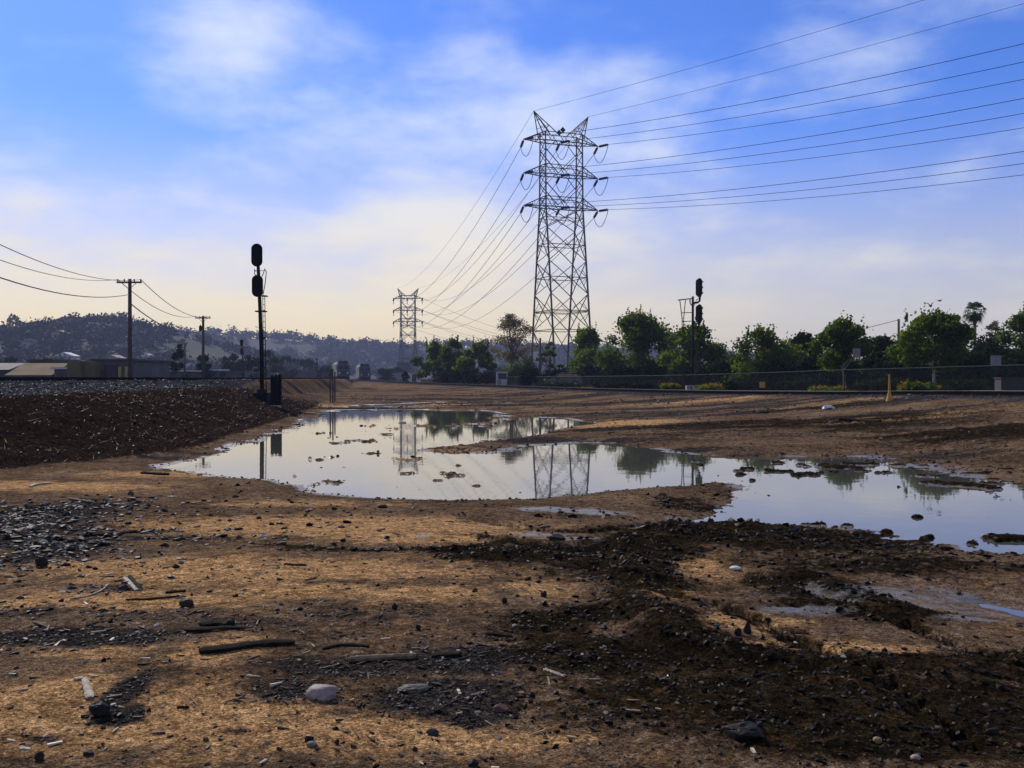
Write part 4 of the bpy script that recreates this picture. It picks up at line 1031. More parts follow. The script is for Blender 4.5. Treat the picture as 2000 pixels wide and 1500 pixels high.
def signal_left(label, loc, D):
    t = thing('railway_signal', label, 'railway signal', loc, 0, 'railway signals along the left track')
    zz = lambda y: HC + (HOR - y) / F * D - loc[2]
    xx = lambda x: (x - 512) / F * D
    m = MB(); m.tube([(0, 0, -.25), (xx(510.5), 0, zz(680)), (xx(508), 0, zz(600)), (xx(505.5), 0, zz(540)), (xx(504), 0, zz(505))], [.105, .095, .09, .085, .075], 10); m.build('mast', MAT['dark_steel'], t, True)
    bs = MB().box((0, 0, .1), (.66, .62, .5)).build('base', MAT['dark_steel'], t); MB().box((0, 0, .42), (.40, .40, .16)).build('base_plate', MAT['dark_steel'], bs)
    for x0, x1 in ((514.2, 512.2), (519.0, 516.2)):
        MB().bar((xx(x0), .12, -.1), (xx(x1), .12, zz(578)), .04).build('ladder_rail', MAT['dark_steel'], t)
    for i in range(15):
        y = 740 - i * 11.2; q = (740 - y) / 162
        MB().bar((xx(514.2 - 2 * q), .12, zz(y)), (xx(518.8 - 2.6 * q), .12, zz(y)), .035).build('ladder_rung', MAT['dark_steel'], t)
    MB().box((xx(509), .1, zz(608)), (.50, .4, .055)).build('step_plate', MAT['dark_steel'], t)
    MB().box((xx(516), .1, zz(578)), (.24, .4, .05)).build('platform', MAT['dark_steel'], t)
    MB().box((xx(512), .05, zz(660)), (.28, .12, .07)).build('clamp', MAT['dark_steel'], t)
    m = MB(); m.tube([(xx(512.5), .1, zz(578)), (xx(517.5), .1, zz(552)), (xx(519.5), .1, zz(530)), (xx(516.5), .1, zz(524)), (xx(514.5), .1, zz(532)), (xx(511), .1, zz(540))], .022, 5); m.build('hand_rail', MAT['dark_steel'], t)
    m = MB(); m.tube([(xx(500), .1, zz(538)), (xx(496.5), .1, zz(535)), (xx(496.5), .1, zz(525)), (xx(499.5), .1, zz(531))], .022, 5); m.build('hand_rail', MAT['dark_steel'], t)
    MB().bar((xx(497), .1, zz(528.5)), (xx(519), .1, zz(528.5)), .035).build('cross_rail', MAT['dark_steel'], t)
    k = D / F
    signal_head(t, (xx(504.2), -.12, zz(559)), math.radians(8), 21.5 * k, 43 * k); signal_head(t, (xx(503.2), -.12, zz(499)), math.radians(8), 21.5 * k, 45 * k)
    for y in (559, 499): MB().bar((xx(504), .02, zz(y)), (xx(504), -.16, zz(y)), .12).build('bracket', MAT['dark_steel'], t)
    return t


p = px(512, 757, 48); p.z = zat(p.x, p.y)
sigL = signal_left('tall two headed railway signal with ladder on the left bank', (p.x, p.y, p.z), 48)
sigH = HC + (HOR - 477) / F * 48 - p.z
for (x, top, D, lab) in ((475, 663, 165, 'small distant railway signal just left of the tall signal'), (552, 703, 330, 'tiny distant railway signal right of the tall signal'), (620, 699, 300, 'tiny distant railway signal left of the trains')):
    c = copy_tree(sigL); X = (x - 1000) / F * D; zt = HC + (HOR - top) / F * D; g = zat(X, D); c.location = (X, D, g); c['label'] = lab; k = (zt - g) / sigH; c.scale = (k, k, k)

# relay cases next to the tall signal
q = px(538, 767, 46.5); q.z = zat(q.x, q.y)
t = thing('relay_case', 'black trackside relay case with conduits on top beside the tall signal', 'relay case', (q.x, q.y, q.z), .1)
hh = HC + (HOR - 735) / F * 46.5 - q.z
MB().box((-.05, 0, hh / 2), (.30, .4, hh)).build('body', MAT['black'], t)
MB().box((.03, 0, -.0), (.46, .5, .16)).build('plinth', MAT['concrete'], t)
MB().box((-.05, -.215, hh / 2), (.25, .02, hh * .86)).build('door', MAT['black'], t)
for x in (-.15, .03): MB().tube([(x, 0, hh - .02), (x, 0, hh + .07)], .05, 8).build('conduit', MAT['black'], t)
t2 = thing('relay_case', 'narrow black upright box right against the relay case', 'relay case', (q.x + .19, q.y + .1, q.z), .1); hh2 = hh + .07
MB().box((0, 0, hh2 / 2), (.13, .3, hh2)).build('body', MAT['black'], t2); MB().box((0, 0, hh2 + .015), (.15, .33, .03)).build('lid', MAT['dark_steel'], t2)

# right signal on a bracket mast with ladder cage
D = 84; base = px(1356, 757, D); base.z = zat(base.x, base.y)
t = thing('bracket_signal', 'railway signal with two hooded heads on a bracket mast with ladder cage at right', 'railway signal', base, 0)
zz = lambda y: HC + (HOR - y) / F * D - base.z
xx = lambda x: (x - 1000) / F * D - base.x
m = MB(); m.tube([(xx(1353), 0, -.2), (xx(1353), 0, zz(579))], [.11, .10], 10); m.build('mast', MAT['dark_steel'], t, True)
MB().box((xx(1353), 0, .15), (1.1, .9, .7)).build('base', MAT['concrete'], t)
m = MB()
for x0, x1 in ((1328, 1332.5), (1339, 1335.5)):
    m.bar((xx(x0), .1, zz(586)), (xx(x1), .1, zz(622)), .09); m.bar((xx(x1), .1, zz(622)), (xx(x1), .1, 0), .08)
m.build('ladder_rail', MAT['dark_steel'], t)
for y in (622, 634, 646, 658, 670, 682, 694, 706, 718, 730, 742): MB().bar((xx(1331.5), .1, zz(y)), (xx(1336.5), .1, zz(y)), .05).build('ladder_rung', MAT['dark_steel'], t)
m = MB(); m.bar((xx(1324), .1, zz(586)), (xx(1352), .1, zz(583)), .12)
for y in (611, 628): m.bar((xx(1332), .1, zz(y)), (xx(1353), .1, zz(y - 1)), .085)
m.tube([(xx(1348), .1, zz(584)), (xx(1348), .1, zz(592)), (xx(1352), .1, zz(597))], .05, 5); m.build('platform_frame', MAT['dark_steel'], t)
m = MB(); m.tube([(xx(1353), 0, zz(592)), (xx(1362), 0, zz(591)), (xx(1366), 0, zz(588)), (xx(1367), 0, zz(578))], .09, 7); m.build('bracket_arm', MAT['dark_steel'], t)
m = MB(); m.tube([(xx(1353), 0, zz(640)), (xx(1363), 0, zz(640)), (xx(1367), 0, zz(630))], .09, 7); m.build('bracket_arm', MAT['dark_steel'], t)
m = MB(); m.tube([(xx(1356), 0, zz(597)), (xx(1360), 0, zz(586)), (xx(1364), 0, zz(583))], .03, 5); m.build('conduit', MAT['dark_steel'], t)
for y in (562, 613): signal_head(t, (xx(1365.5), 0, zz(y)), math.radians(-62), .75, 1.62)

# posts at the end of the left bank
for (x, y0, y1, D, lab) in ((645, 762, 726, 66, 'leftmost of the short dark posts at the end of the left bank'), (650, 763, 722, 64, 'thickest of the short dark posts at the end of the left bank'), (654, 759, 728, 68, 'rightmost of the short dark posts at the end of the left bank')):
    b = px(x, y0, D); b.z = zat(b.x, b.y); h = HC + (HOR - y1) / F * D - b.z
    t = thing('marker_post', lab, 'post', b, 0, 'posts at the end of the bank'); MB().tube([(0, 0, -.2), (0, 0, h)], [.05, .045], 8).build('shaft', MAT['wood'], t); MB().tube([(0, 0, h), (0, 0, h + .04)], [.08, .05], 8).build('cap', MAT['dark_steel'], t)

# ------------------------------------------------------------------ utility poles and their wires
def utility_pole(label, x, top, D, r, arm, cross=True, can=False, gz=None):
    X = (x - 1000) / F * D; z = zat(X, D) if gz is None else gz; H = HC + (HOR - top) / F * D - z
    t = thing('utility_pole', label, 'utility pole', (X, D, z), 0, 'wooden utility poles')
    MB().tube([(0, 0, -.3), (0, 0, H)], [r * 1.15, r * .8], 9).build('shaft', MAT['wood'], t, True)
    if cross:
        MB().box((0, -.12, H - .28), (arm, .12, .14)).build('crossarm', MAT['wood'], t)
        for s in (-.46, -.2, .2, .46): MB().tube([(arm * s, -.12, H - .22), (arm * s, -.12, H - .08), (arm * s, -.12, H - .02)], [.03, .07, .04], 7).build('insulator', MAT['ceramic'], t)
        for s in (-1, 1): MB().bar((0, -.14, H - .85), (s * arm * .28, -.14, H - .34), .05).build('arm_brace', MAT['dark_steel'], t)
    if can: MB().tube([(-.32, -.1, H - 2.0), (-.32, -.1, H - 1.3)], [.2, .2], 10).tube([(-.32, -.1, H - 1.3), (-.32, -.1, H - 1.15)], [.09, .05], 7).build('transformer', MAT['dark_steel'], t)
    return t, Vector((X, D, z + H))


_, A = utility_pole('near wooden utility pole with crossarm before the left hill', 254, 545, 80, .17, 2.0)
_, B = utility_pole('farther wooden utility pole with transformer right of the narrow dark tree', 397, 617, 128, .19, 1.95, True, True)
_, Cc = utility_pole('thin bare pole beside the narrow dark tree', 361, 671, 150, .14, 0, False)
_, Cd = utility_pole('wooden pole stub above the dark low tree at right', 1755, 623, 122, .17, 0, False)
_, Ce = utility_pole('dark slender pole in front of the tower left leg', 1055, 660, 128, .16, 0, False)
d = A - B; P0 = A + Vector((8.7, -48, -1.0))
for s, lab, dz in ((-.92, 'upper left wire from the near utility pole to the left edge', -.05), (.92, 'right arm wire from the near utility pole to the left edge', -.05), (0, 'heavy lower cable from the near utility pole to the left edge', -1.25)):
    o = Vector((s, -.1, dz)); wire('pole_wire', lab, A + o, P0 + o, 1.25, .022 if dz > -1 else .035, 'wires on the wooden utility poles', 20)
for s, lab, dz in ((-.92, 'left arm wire between the two utility poles', -.05), (.92, 'right arm wire between the two utility poles', -.05), (0, 'lower cable between the two utility poles', -1.9)):
    o = Vector((s, -.1, dz)); wire('pole_wire', lab, A + o, B + o, 1.1, .03 if dz > -1 else .045, 'wires on the wooden utility poles', 20)
wire('pole_wire', 'thin wire running left from the wooden pole stub at right', Cd + Vector((0, 0, -.1)), px(1400, 690, 160), .6, .04, 'wires on the wooden utility poles', 16)

# ------------------------------------------------------------------ fence
def fence():
    pts = []
    for (x, ytop, h) in ((2150, 709, 1.8), (2000, 713, 1.8), (1820, 718, 1.8), (1640, 723, 1.8), (1480, 728.5, 1.8), (1320, 733, 1.8), (1120, 735.5, 1.8), (920, 736.5, 1.8), (860, 737, 1.8)):
        k = (x - 1000) / F; Dd = (26.5 + .25 * 36) / (k + .25); pts.append((k * Dd, Dd, HC + (HOR - ytop) / F * Dd))
    path = [Vector(p) for p in smooth_path(pts, 6)]
    t = thing('chain_link_fence', 'long chain link fence with pale top rail along the track at right', 'fence')
    MB().tube(path, .032, 6).build('top_rail', MAT['fence'], t)
    # posts every 3 m
    acc = 0; nxt = 0
    for a, b in zip(path[:-1], path[1:]):
        L = (b - a).length
        while nxt <= acc + L:
            p = a.lerp(b, (nxt - acc) / L); g = zat(p.x, p.y); MB().tube([(p.x, p.y, g - .1), (p.x, p.y, p.z + .03)], .035, 6).build('post', MAT['fence'], t); nxt += 3.2
        acc += L
    tot = acc
    def at(s, h):
        acc = 0
        for a, b in zip(path[:-1], path[1:]):
            L = (b - a).length
            if s <= acc + L or b is path[-1]: p = a.lerp(b, min(1, (s - acc) / L)); return Vector((p.x, p.y, p.z - 1.8 * (1 - h)))
            acc += L
    V, f = [], []; st = .16; s = -1.8
    w = Vector((0, 0, .006))
    while s < tot:
        for a0, a1 in (((s, 0), (s + 1.8, 1)), ((s, 1), (s + 1.8, 0))):
            sa, ha = a0; sb, hb = a1
            if sa < 0: ha = ha + (hb - ha) * (-sa / 1.8); sa = 0
            if sb > tot: hb = hb + (ha - hb) * ((sb - tot) / 1.8); sb = tot
            if sb - sa < .05: continue
            p, q = at(sa, ha), at(sb, hb); b = len(V); V += [p - w, p + w, q + w, q - w]; f.append((b, b + 1, b + 2, b + 3))
        s += st
    o = put('wire_mesh', V, f, MAT['fence'], t); o['kind'] = 'stuff'


fence()

# signs
for (x, y, w, h, D, lab) in ((1673, 690, .46, .60, 64, 'small pale rectangular sign near the pale leaning trunk'), (1945, 704, .56, .56, 55, 'small square pale sign on the fence near the right edge')):
    X = (x - 1000) / F * D; zc = HC + (HOR - y) / F * D; g = zat(X, D); t = thing('street_sign', lab, 'sign', (X, D, g), 0, 'small signs by the fence')
    MB().tube([(0, .04, -.1), (0, .04, zc - g + h * .45)], .03, 6).build('post', MAT['fence'], t); MB().box((0, 0, zc - g), (w, .02, h)).build('panel', MAT['offwhite'], t)
t = thing('marker_sign', 'small orange square marker on a short post by the track', 'sign', px(1489, 764, 74)); b = t.location; b.z = zat(b.x, b.y); t.location = b
hz = HC + (HOR - 751.5) / F * 74 - b.z; MB().tube([(0, .03, -.1), (0, .03, hz + .2)], .025, 6).build('post', MAT['dark_steel'], t); MB().box((0, 0, hz), (.42, .02, .44)).build('panel', MAT['orange'], t)
# yellow post
b = on_ground(1737, 783, .7); k = b.y / F
t = thing('marker_post', 'yellow post with flared base standing before the right track', 'post', b)
MB().tube([(0, 0, -.05), (0, 0, .10), (0, 0, .34)], [.15, .11, .05], 10).build('base', MAT['yellow'], t); MB().tube([(0, 0, .33), (0, 0, 50 * k)], [.045, .03], 8).build('shaft', MAT['yellow'], t); MB().tube([(0, 0, 50 * k), (0, 0, 50 * k + .03)], [.035, .02], 8).build('cap', MAT['yellow'], t)
# utility cabinet at the right edge, white cabinet and trailer by the fence
b = px(1985, 765, 48); b.z = zat(b.x, b.y); hc_ = HC + (HOR - 739) / F * 48 - b.z
t = thing('utility_cabinet', 'long grey utility cabinet behind the track at the right edge', 'cabinet', b); MB().box((.1, 0, hc_ / 2), (2.0, .7, hc_)).build('body', MAT['darkwall'], t); MB().box((.1, 0, hc_ + .02), (2.08, .78, .05)).build('lid', MAT['darkwall'], t)
for s in (-.4, .6): MB().box((s, -.36, hc_ * .5), (.92, .02, hc_ * .84)).build('door', MAT['darkwall'], t)
D = 146; b = px(980, 755, D); b.z = zat(b.x, b.y); H = HC + (HOR - 726) / F * D - b.z
t = thing('equipment_cabinet', 'white equipment cabinet with dark upper panel beside the fence', 'cabinet', b); MB().box((0, 0, H / 2), (1.7, 1.1, H)).build('body', MAT['white'], t); MB().box((.1, -.57, H * .68), (1.25, .04, H * .42)).build('panel', MAT['darkwall'], t); MB().box((0, 0, H + .05), (1.85, 1.3, .1)).build('roof', MAT['offwhite'], t); MB().box((-.35, -.57, H * .25), (.6, .03, H * .36)).build('door', MAT['offwhite'], t)
D = 205; b = px(808, 750, D); b.z = zat(b.x, b.y); H = HC + (HOR - 728) / F * D - b.z
t = thing('storage_shed', 'small white storage shed left of the green trees', 'shed', b); MB().box((0, 0, H / 2), (2.6, 2.4, H)).build('wall', MAT['white'], t); MB().box((0, 0, H + .06), (2.8, 2.6, .12)).build('roof', MAT['offwhite'], t); MB().box((.2, -1.22, H * .42), (.9, .04, H * .8)).build('door', MAT['greywall'], t); MB().box((-.85, -1.22, H * .6), (.5, .04, .5)).build('window', MAT['glass'], t)

# ------------------------------------------------------------------ car behind the fence
def suv(label, loc, rz):
    t = thing('car', label, 'car', loc, rz)
    prof = [(-2.3, .35), (-2.35, .75), (-2.2, .98), (-1.25, 1.10), (-.55, 1.62), (-.2, 1.70), (1.7, 1.68), (2.15, 1.15), (2.3, 1.0), (2.32, .35)]
    V = []; n = len(prof)
    for y, ins in ((-.92, 0), (.92, 0)):
        for (x, z) in prof: V.append((x * (1 if z < 1.2 else .985), y * (1 - .16 * max(0, (z - 1.0)) / .7), z))
    f = [tuple(range(n)), tuple(reversed(range(n, 2 * n)))] + [(i, n + i, n + (i + 1) % n, (i + 1) % n) for i in range(n)]
    body = put('body', V, f, MAT['carpaint'], t)
    for s in (-1, 1):
        y = s * .855
        for poly in ([(-1.0, 1.12), (-.55, 1.54), (.15, 1.58), (.15, 1.12)], [(.22, 1.12), (.22, 1.58), (1.05, 1.56), (1.05, 1.12)], [(1.12, 1.12), (1.12, 1.55), (1.6, 1.5), (1.85, 1.15)]):
            m = MB(); m.prism(poly, (0, y - .02 if s < 0 else y - .01, 0), Vector((1, 0, 0)), Vector((0, 0, 1)), Vector((0, 1, 0)), .03); m.build('window', MAT['glass'], t)
        for x in (-1.42, 1.42):
            w = MB().tube([(x, s * .72, .36), (x, s * .96, .36)], [.36, .36], 18).build('wheel', MAT['rubber'], t); MB().tube([(x, s * .955, .36), (x, s * .975, .36)], [.22, .2], 12).build('rim', MAT['silver'], w)
        MB().box((-2.26, s * .62, .86), (.16, .38, .18)).build('headlight', MAT['lamp'], t); MB().box((2.28, s * .72, .95), (.1, .24, .3)).build('tail_light', MAT['red'], t)
        MB().box((-.82, s * 1.0, 1.14), (.12, .2, .16)).build('mirror', MAT['carpaint'], t)
    m = MB(); m.add([(-1.27, -.74, 1.12), (-1.27, .74, 1.12), (-.60, .70, 1.60), (-.60, -.70, 1.60)], [(0, 1, 2, 3)]); m.build('windscreen', MAT['glass'], t)
    for s in (-1, 1): MB().bar((-.1, s * .6, 1.73), (1.5, s * .6, 1.72), .05).build('roof_rail', MAT['silver'], t)


D = 121.5; b = px(1100, 750, D); g = HC + (HOR - 728) / F * D - 1.72
suv('dark sport utility car parked behind the fence before the tower', (b.x, D, g), 0)

# ------------------------------------------------------------------ trains
def train(label, loc, rz, s=1.0):
    t = thing('train', label, 'train', loc, rz, 'trains on the far tracks')
    # local -Y faces the camera; locomotive cab with sloping face, then a coach behind
    W = 1.55; prof = [(0, .95), (0, 2.1), (.35, 2.5), (1.25, 3.75), (2.1, 4.35), (17, 4.4), (17, .95)]
    V = []; n = len(prof)
    rows = (-W, -W * .98, W * .98, W)
    for (y, z) in prof: V += [(-W, y, z if z < 4 else z - .5), (-W * .72, y, z), (W * .72, y, z), (W, y, z if z < 4 else z - .5)]
    f = []
    for i in range(n - 1):
        for k in range(3): f.append((i * 4 + k, i * 4 + k + 1, (i + 1) * 4 + k + 1, (i + 1) * 4 + k))
    f.append(tuple([i * 4 for i in range(n)][::-1])); f.append(tuple(i * 4 + 3 for i in range(n))); f += [((n - 1) * 4, (n - 1) * 4 + 1, (n - 1) * 4 + 2, (n - 1) * 4 + 3)]
    b0 = 0; f.append((0, 4 * (n - 1), 4 * (n - 1) + 3, 3))
    put('body', V, f, MAT['greywall'], t)
    up = Vector((0, .9, 1.25)).normalized(); nrm = Vector((0, -1.25, .9)).normalized()
    for sx in (-1, 1):
        m = MB(); o = Vector((sx * .64, .45, 2.64)) + nrm * .02; m.prism([(-.56, 0), (.56, 0), (.50, 1.15), (-.52, 1.15)], o, Vector((1, 0, 0)), up, nrm, .03); m.build('windscreen', MAT['glass'], t)
        MB().tube([(sx * .95, -.06, 1.75), (sx * .95, .05, 1.75)], [.17, .17], 10).build('headlight', MAT['lamp'], t)
        for y in (3.2, 13.6):
            for dy in (-1.1, 1.1): MB().tube([(sx * .95, y + dy, .5), (sx * .72, y + dy, .5)], [.5, .5], 14).build('wheel', MAT['dark_steel'], t)
        MB().box((sx * (W + .01), 2.2, 3.0), (.04, .8, .8)).build('side_window', MAT['glass'], t)
    MB().box((0, -.02, 1.9), (1.1, .06, .9)).build('nose_door', MAT['darkwall'], t)
    MB().box((0, .3, .62), (2.8, .7, .6)).build('pilot', MAT['dark_steel'], t)
    MB().box((0, 1.95, 4.36), (2.3, .9, .5)).build('cab_roof', MAT['darkwall'], t)
    MB().box((0, -.25, .95), (.3, .6, .3)).build('coupler', MAT['dark_steel'], t)
    MB().box((0, 8.5, .78), (2.4, 11, .5)).build('underframe', MAT['dark_steel'], t)
    MB().box((0, 10, 4.55), (2.0, 12, .35)).build('roof_gear', MAT['darkwall'], t)
    t.scale = (s, s, s); return t


train('larger pale train front, left of the pair of trains', ((671 - 1000) / F * 205, 205, 1.25), math.radians(14), .86)
train('smaller pale train front, right of the pair of trains', ((713 - 1000) / F * 228, 228, .98), math.radians(12), .86)

# ------------------------------------------------------------------ sheds and trees behind the left embankment
def shed(label, x0, x1, ytop, D, gz, wall, roofm, roof_h, depth=9, name='warehouse', gable=False, doors=(), windows=(), roof_over=.3):
    xa, xb = (x0 - 1000) / F * D, (x1 - 1000) / F * D; z1 = HC + (HOR - ytop) / F * D; w = xb - xa
    t = thing(name, label, 'building', ((xa + xb) / 2, D + depth / 2, gz)); eh = z1 - gz - roof_h
    MB().box((0, 0, eh / 2), (w, depth, eh)).build('wall', MAT[wall], t)
    m = MB()
    if gable: m.prism([(-depth / 2 - roof_over, eh), (depth / 2 + roof_over, eh), (0, eh + roof_h)], (-w / 2 - roof_over, 0, 0), Vector((0, 1, 0)), Vector((0, 0, 1)), Vector((1, 0, 0)), w + 2 * roof_over)
    else: m.box((0, 0, eh + roof_h / 2 + .002), (w + 2 * roof_over, depth + 2 * roof_over, roof_h))
    m.build('roof', MAT[roofm], t)
    for (u, wd, h) in doors: MB().box((u * w, -depth / 2 - .03, h * eh / 2), (wd, .06, h * eh)).build('door', MAT['darkwall'], t)
    for (u, v, wd, h) in windows: MB().box((u * w, -depth / 2 - .03, v * eh), (wd, .06, h)).build('window', MAT['glass'], t)
    return t


shed('long low shed with tan lean-to roof at the left edge', 16, 98, 708, 118, .5, 'greywall', 'tanroof', 1.5, 9, gable=True, doors=((-.2, 1.2, .8), (.1, 2.2, .85)))
shed('dark shed with white roof edge cut by the left edge', -70, 15, 708, 124, .5, 'darkwall', 'greywall', .9, 8, gable=True, doors=((.1, 1.6, .8),))
shed('dark flat building behind the tan roofed shed', 58, 108, 702, 140, .5, 'darkwall', 'darkwall', .3, 8)
shed('low bright roofed shed right of the tan roofed shed', 106, 128, 717, 116, .5, 'greywall', 'white', .25, 5, doors=((0, .8, .8),))
for (x0, x1, yt, D, lab) in ((131, 155, 705, 112, 'left ochre container beside the grey building'), (155.5, 180, 706, 113, 'right ochre container beside the grey building')):
    t = shed(lab, x0, x1, yt, D, .6, 'yellowbox', 'yellowbox', .08, 2.4, 'shipping_container', roof_over=.02); t['category'] = 'container'; w = (x1 - x0) / F * D
    for i in range(9): MB().box((-w / 2 + w * (i + .5) / 9, -1.23, 1.6), (w / 22, .05, 2.4)).build('rib', MAT['yellowbox'], t)
shed('grey flat roofed building left of the near utility pole', 181, 262, 701, 116, .5, 'greywall', 'darkwall', .22, 12, 'warehouse', doors=((-.30, 1.3, .7), (-.05, 1.6, .85)), windows=((.14, .55, .5, 1.5), (.33, .55, .5, 1.5)))
shed('long dim building with bright roof strip behind the narrow dark tree', 325, 372, 723, 158, .5, 'darkwall', 'white', .22, 10, 'warehouse', doors=((.2, 1.2, .8),))
shed('low dim building between near and far utility poles', 268, 330, 727, 175, .5, 'darkwall', 'greywall', .3, 10)
shed('low dim building right of the far utility pole', 372, 440, 724, 170, .5, 'darkwall', 'darkwall', .3, 10)
shed('pale low building with bright roof right of the far utility pole', 404, 424, 721, 168, .6, 'greywall', 'white', .3, 6)
shed('hazy low building left of the trains', 560, 640, 724, 330, .7, 'greywall', 'greywall', .4, 12)
shed('hazy pale building between the trains and the far tower', 735, 792, 726, 340, .7, 'offwhite', 'greywall', .4, 12)
shed('hazy block beside the far tower foot', 776, 800, 708, 420, .7, 'greywall', 'greywall', .4, 12)


def midtree(lab, x, top, w, D, n=900, leaf=.5, mat='leafdark', low=.1, name='street_tree'):
    tree_px(name, lab, x, top, w, D, gz=.6, n=n, leaf=leaf, low=low, mat=mat, clumps=16, group='trees behind the left embankment')


midtree('narrow dark tree beside the thin bare pole at left', 351, 673, 26, 152, 1500, .32)
midtree('dark tree right behind the far utility pole', 397, 690, 30, 165)
midtree('broad dark tree under the small distant signal', 455, 690, 56, 235, 1300); midtree('dark tree left of the tall signal mast', 487, 685, 44, 240, 1200)
midtree('hazy tree right behind the tall signal mast', 525, 682, 40, 280); midtree('hazy tree right of the relay case', 560, 690, 44, 330); midtree('hazy broad tree in the gap left of the trains', 596, 696, 46, 380)
midtree('hazy small tree above the left train', 640, 712, 36, 330); midtree('hazy low tree between trains and far tower', 752, 718, 40, 330); midtree('hazy low trees at the foot of the far tower', 775, 716, 30, 380)
midtree('hazy low tree at the bottom of the hill by the near pole', 292, 700, 46, 330); midtree('dim tree above the ochre containers', 160, 698, 40, 240); midtree('dim tree behind the dark shed at the left edge', 20, 696, 44, 260); midtree('dim tree behind the tan roofed shed', 90, 700, 40, 260); midtree('dim round tree left of the narrow dark tree', 318, 704, 34, 260); midtree('dark small tree before the white shed', 792, 726, 14, 190, 500, .3)

# ------------------------------------------------------------------ birds
for (x, y, s, lab) in ((1817, 598, .8, 'lower left of two dark birds over the trees'), (1835, 588, .8, 'upper right of two dark birds over the trees')):
    m = MB(); o = px(x, y, 60); up = .13 if x == 1817 else .05
    m.tube([(-.16, 0, 0), (-.06, 0, .01), (.06, 0, .02), (.15, 0, .03)], [.012, .045, .05, .015], 7)
    for sd in (-1, 1): m.add([(-.05, 0, .02), (.07, 0, .03), (.02, sd * .17, .03 + up * 1.2), (-.08, sd * .15, .02 + up), (-.12, sd * .33, up * 1.9)], [(0, 1, 2, 3), (3, 2, 4)])
    m.add([(-.15, -.02, 0), (-.15, .02, 0), (-.27, .05, 0), (-.27, -.05, 0)], [(0, 1, 2, 3)])
    b = m.build('bird', MAT['bird']); b.location = o; b.rotation_euler = (0, 0, .5); tag(b, lab, 'bird', 'birds in flight')

# ------------------------------------------------------------------ loose stones, clods and splinters
ICO_V = None


def ico():
    p = (1 + 5 ** .5) / 2
    V = np.array([(-1, p, 0), (1, p, 0), (-1, -p, 0), (1, -p, 0), (0, -1, p), (0, 1, p), (0, -1, -p), (0, 1, -p), (p, 0, -1), (p, 0, 1), (-p, 0, -1), (-p, 0, 1)], dtype=float) / (1 + p * p) ** .5
    f = np.array([(0, 11, 5), (0, 5, 1), (0, 1, 7), (0, 7, 10), (0, 10, 11), (1, 5, 9), (5, 11, 4), (11, 10, 2), (10, 7, 6), (7, 1, 8), (3, 9, 4), (3, 4, 2), (3, 2, 6), (3, 6, 8), (3, 8, 9), (4, 9, 5), (2, 4, 11), (6, 2, 10), (8, 6, 7), (9, 8, 1)])
    return V, f


def scatter_stones(name, label, X, Y, size, tones, seed, sink=.25, flat=(.35, .75)):
    rs = np.random.default_rng(seed); n = len(X); V0, f0 = ico()
    Z = land(X, Y)
    V = np.repeat(V0[None], n, 0) * (1 + .28 * rs.normal(size=(n, 12, 1)).clip(-1.3, 1.3))
    for _ in range(4):          # broken faces
        d = rs.normal(size=(n, 3)); d /= np.linalg.norm(d, axis=1)[:, None]; q = np.einsum('nij,nj->ni', V, d) - (.35 + .3 * rs.random((n, 1)))
        V = V - np.clip(q, 0, None)[..., None] * d[:, None, :] * .95
    sc = np.stack([1 + .7 * rs.random(n), .6 + .5 * rs.random(n), flat[0] + (flat[1] - flat[0]) * rs.random(n)], -1) * size[:, None] * .5
    V = V * sc[:, None, :]
    a = rs.random(n) * 6.283; tl = rs.normal(size=n) * .25
    ca, sa, ct, st = np.cos(a), np.sin(a), np.cos(tl), np.sin(tl)
    x, y, z = V[..., 0], V[..., 1], V[..., 2]
    y, z = y * ct[:, None] - z * st[:, None], y * st[:, None] + z * ct[:, None]
    x, y = x * ca[:, None] - y * sa[:, None], x * sa[:, None] + y * ca[:, None]
    V = np.stack([x + X[:, None], y + Y[:, None], z + (Z + sc[:, 2] * (1 - 2 * sink) * .9)[:, None]], -1).reshape(-1, 3)
    f = (f0[None] + (np.arange(n) * 12)[:, None, None]).reshape(-1, 3)
    T = np.repeat(tones, 12, 0); T = np.concatenate([T, np.ones((len(T), 1))], -1)
    o = put(name, V, f, MAT['stones'], None, False, {'tone': T}); return tag(o, label, 'gravel', kind='stuff')


def polar(n, r0, r1, a0, a1, rs):
    r = np.exp(rs.uniform(math.log(r0), math.log(r1), n)); a = np.radians(rs.uniform(a0, a1, n)); return r * np.sin(a), r * np.cos(a), r


def pick(tones, w, n, rs):
    t = np.array(tones)[rs.choice(len(tones), n, p=np.array(w) / sum(w))]; return t * (.6 + .8 * rs.random((n, 1)))


rs = np.random.default_rng(101)
GR = [(.008, .008, .009), (.020, .019, .020), (.05, .045, .04), (.12, .105, .09), (.06, .033, .02), (.34, .31, .27)]
X, Y, r = polar(240000, 3.8, 15, -30, 30, rs)
z, c1, c2, sh, _ = land(X, Y, True)
pr = np.clip(c1[:, 0] * 1.15 - .18, .0, 1) * (1 - .75 * c2[:, 0]) + .06
k = (rs.random(len(X)) < pr * .40) & (sh > .05); X, Y, r = X[k], Y[k], r[k]
size = (.006 + .036 * rs.random(len(X)) ** 4) * np.clip(r / 6.5, .8, 1.7) * np.where((X < -2.2) & (r > 8), 1.5, 1)
scatter_stones('gravel', 'dark loose gravel strewn over the sandy foreground', X, Y, size, pick(GR, (5, 5, 3, 1.2, 2.2, .2), len(X), rs), 1, .38)
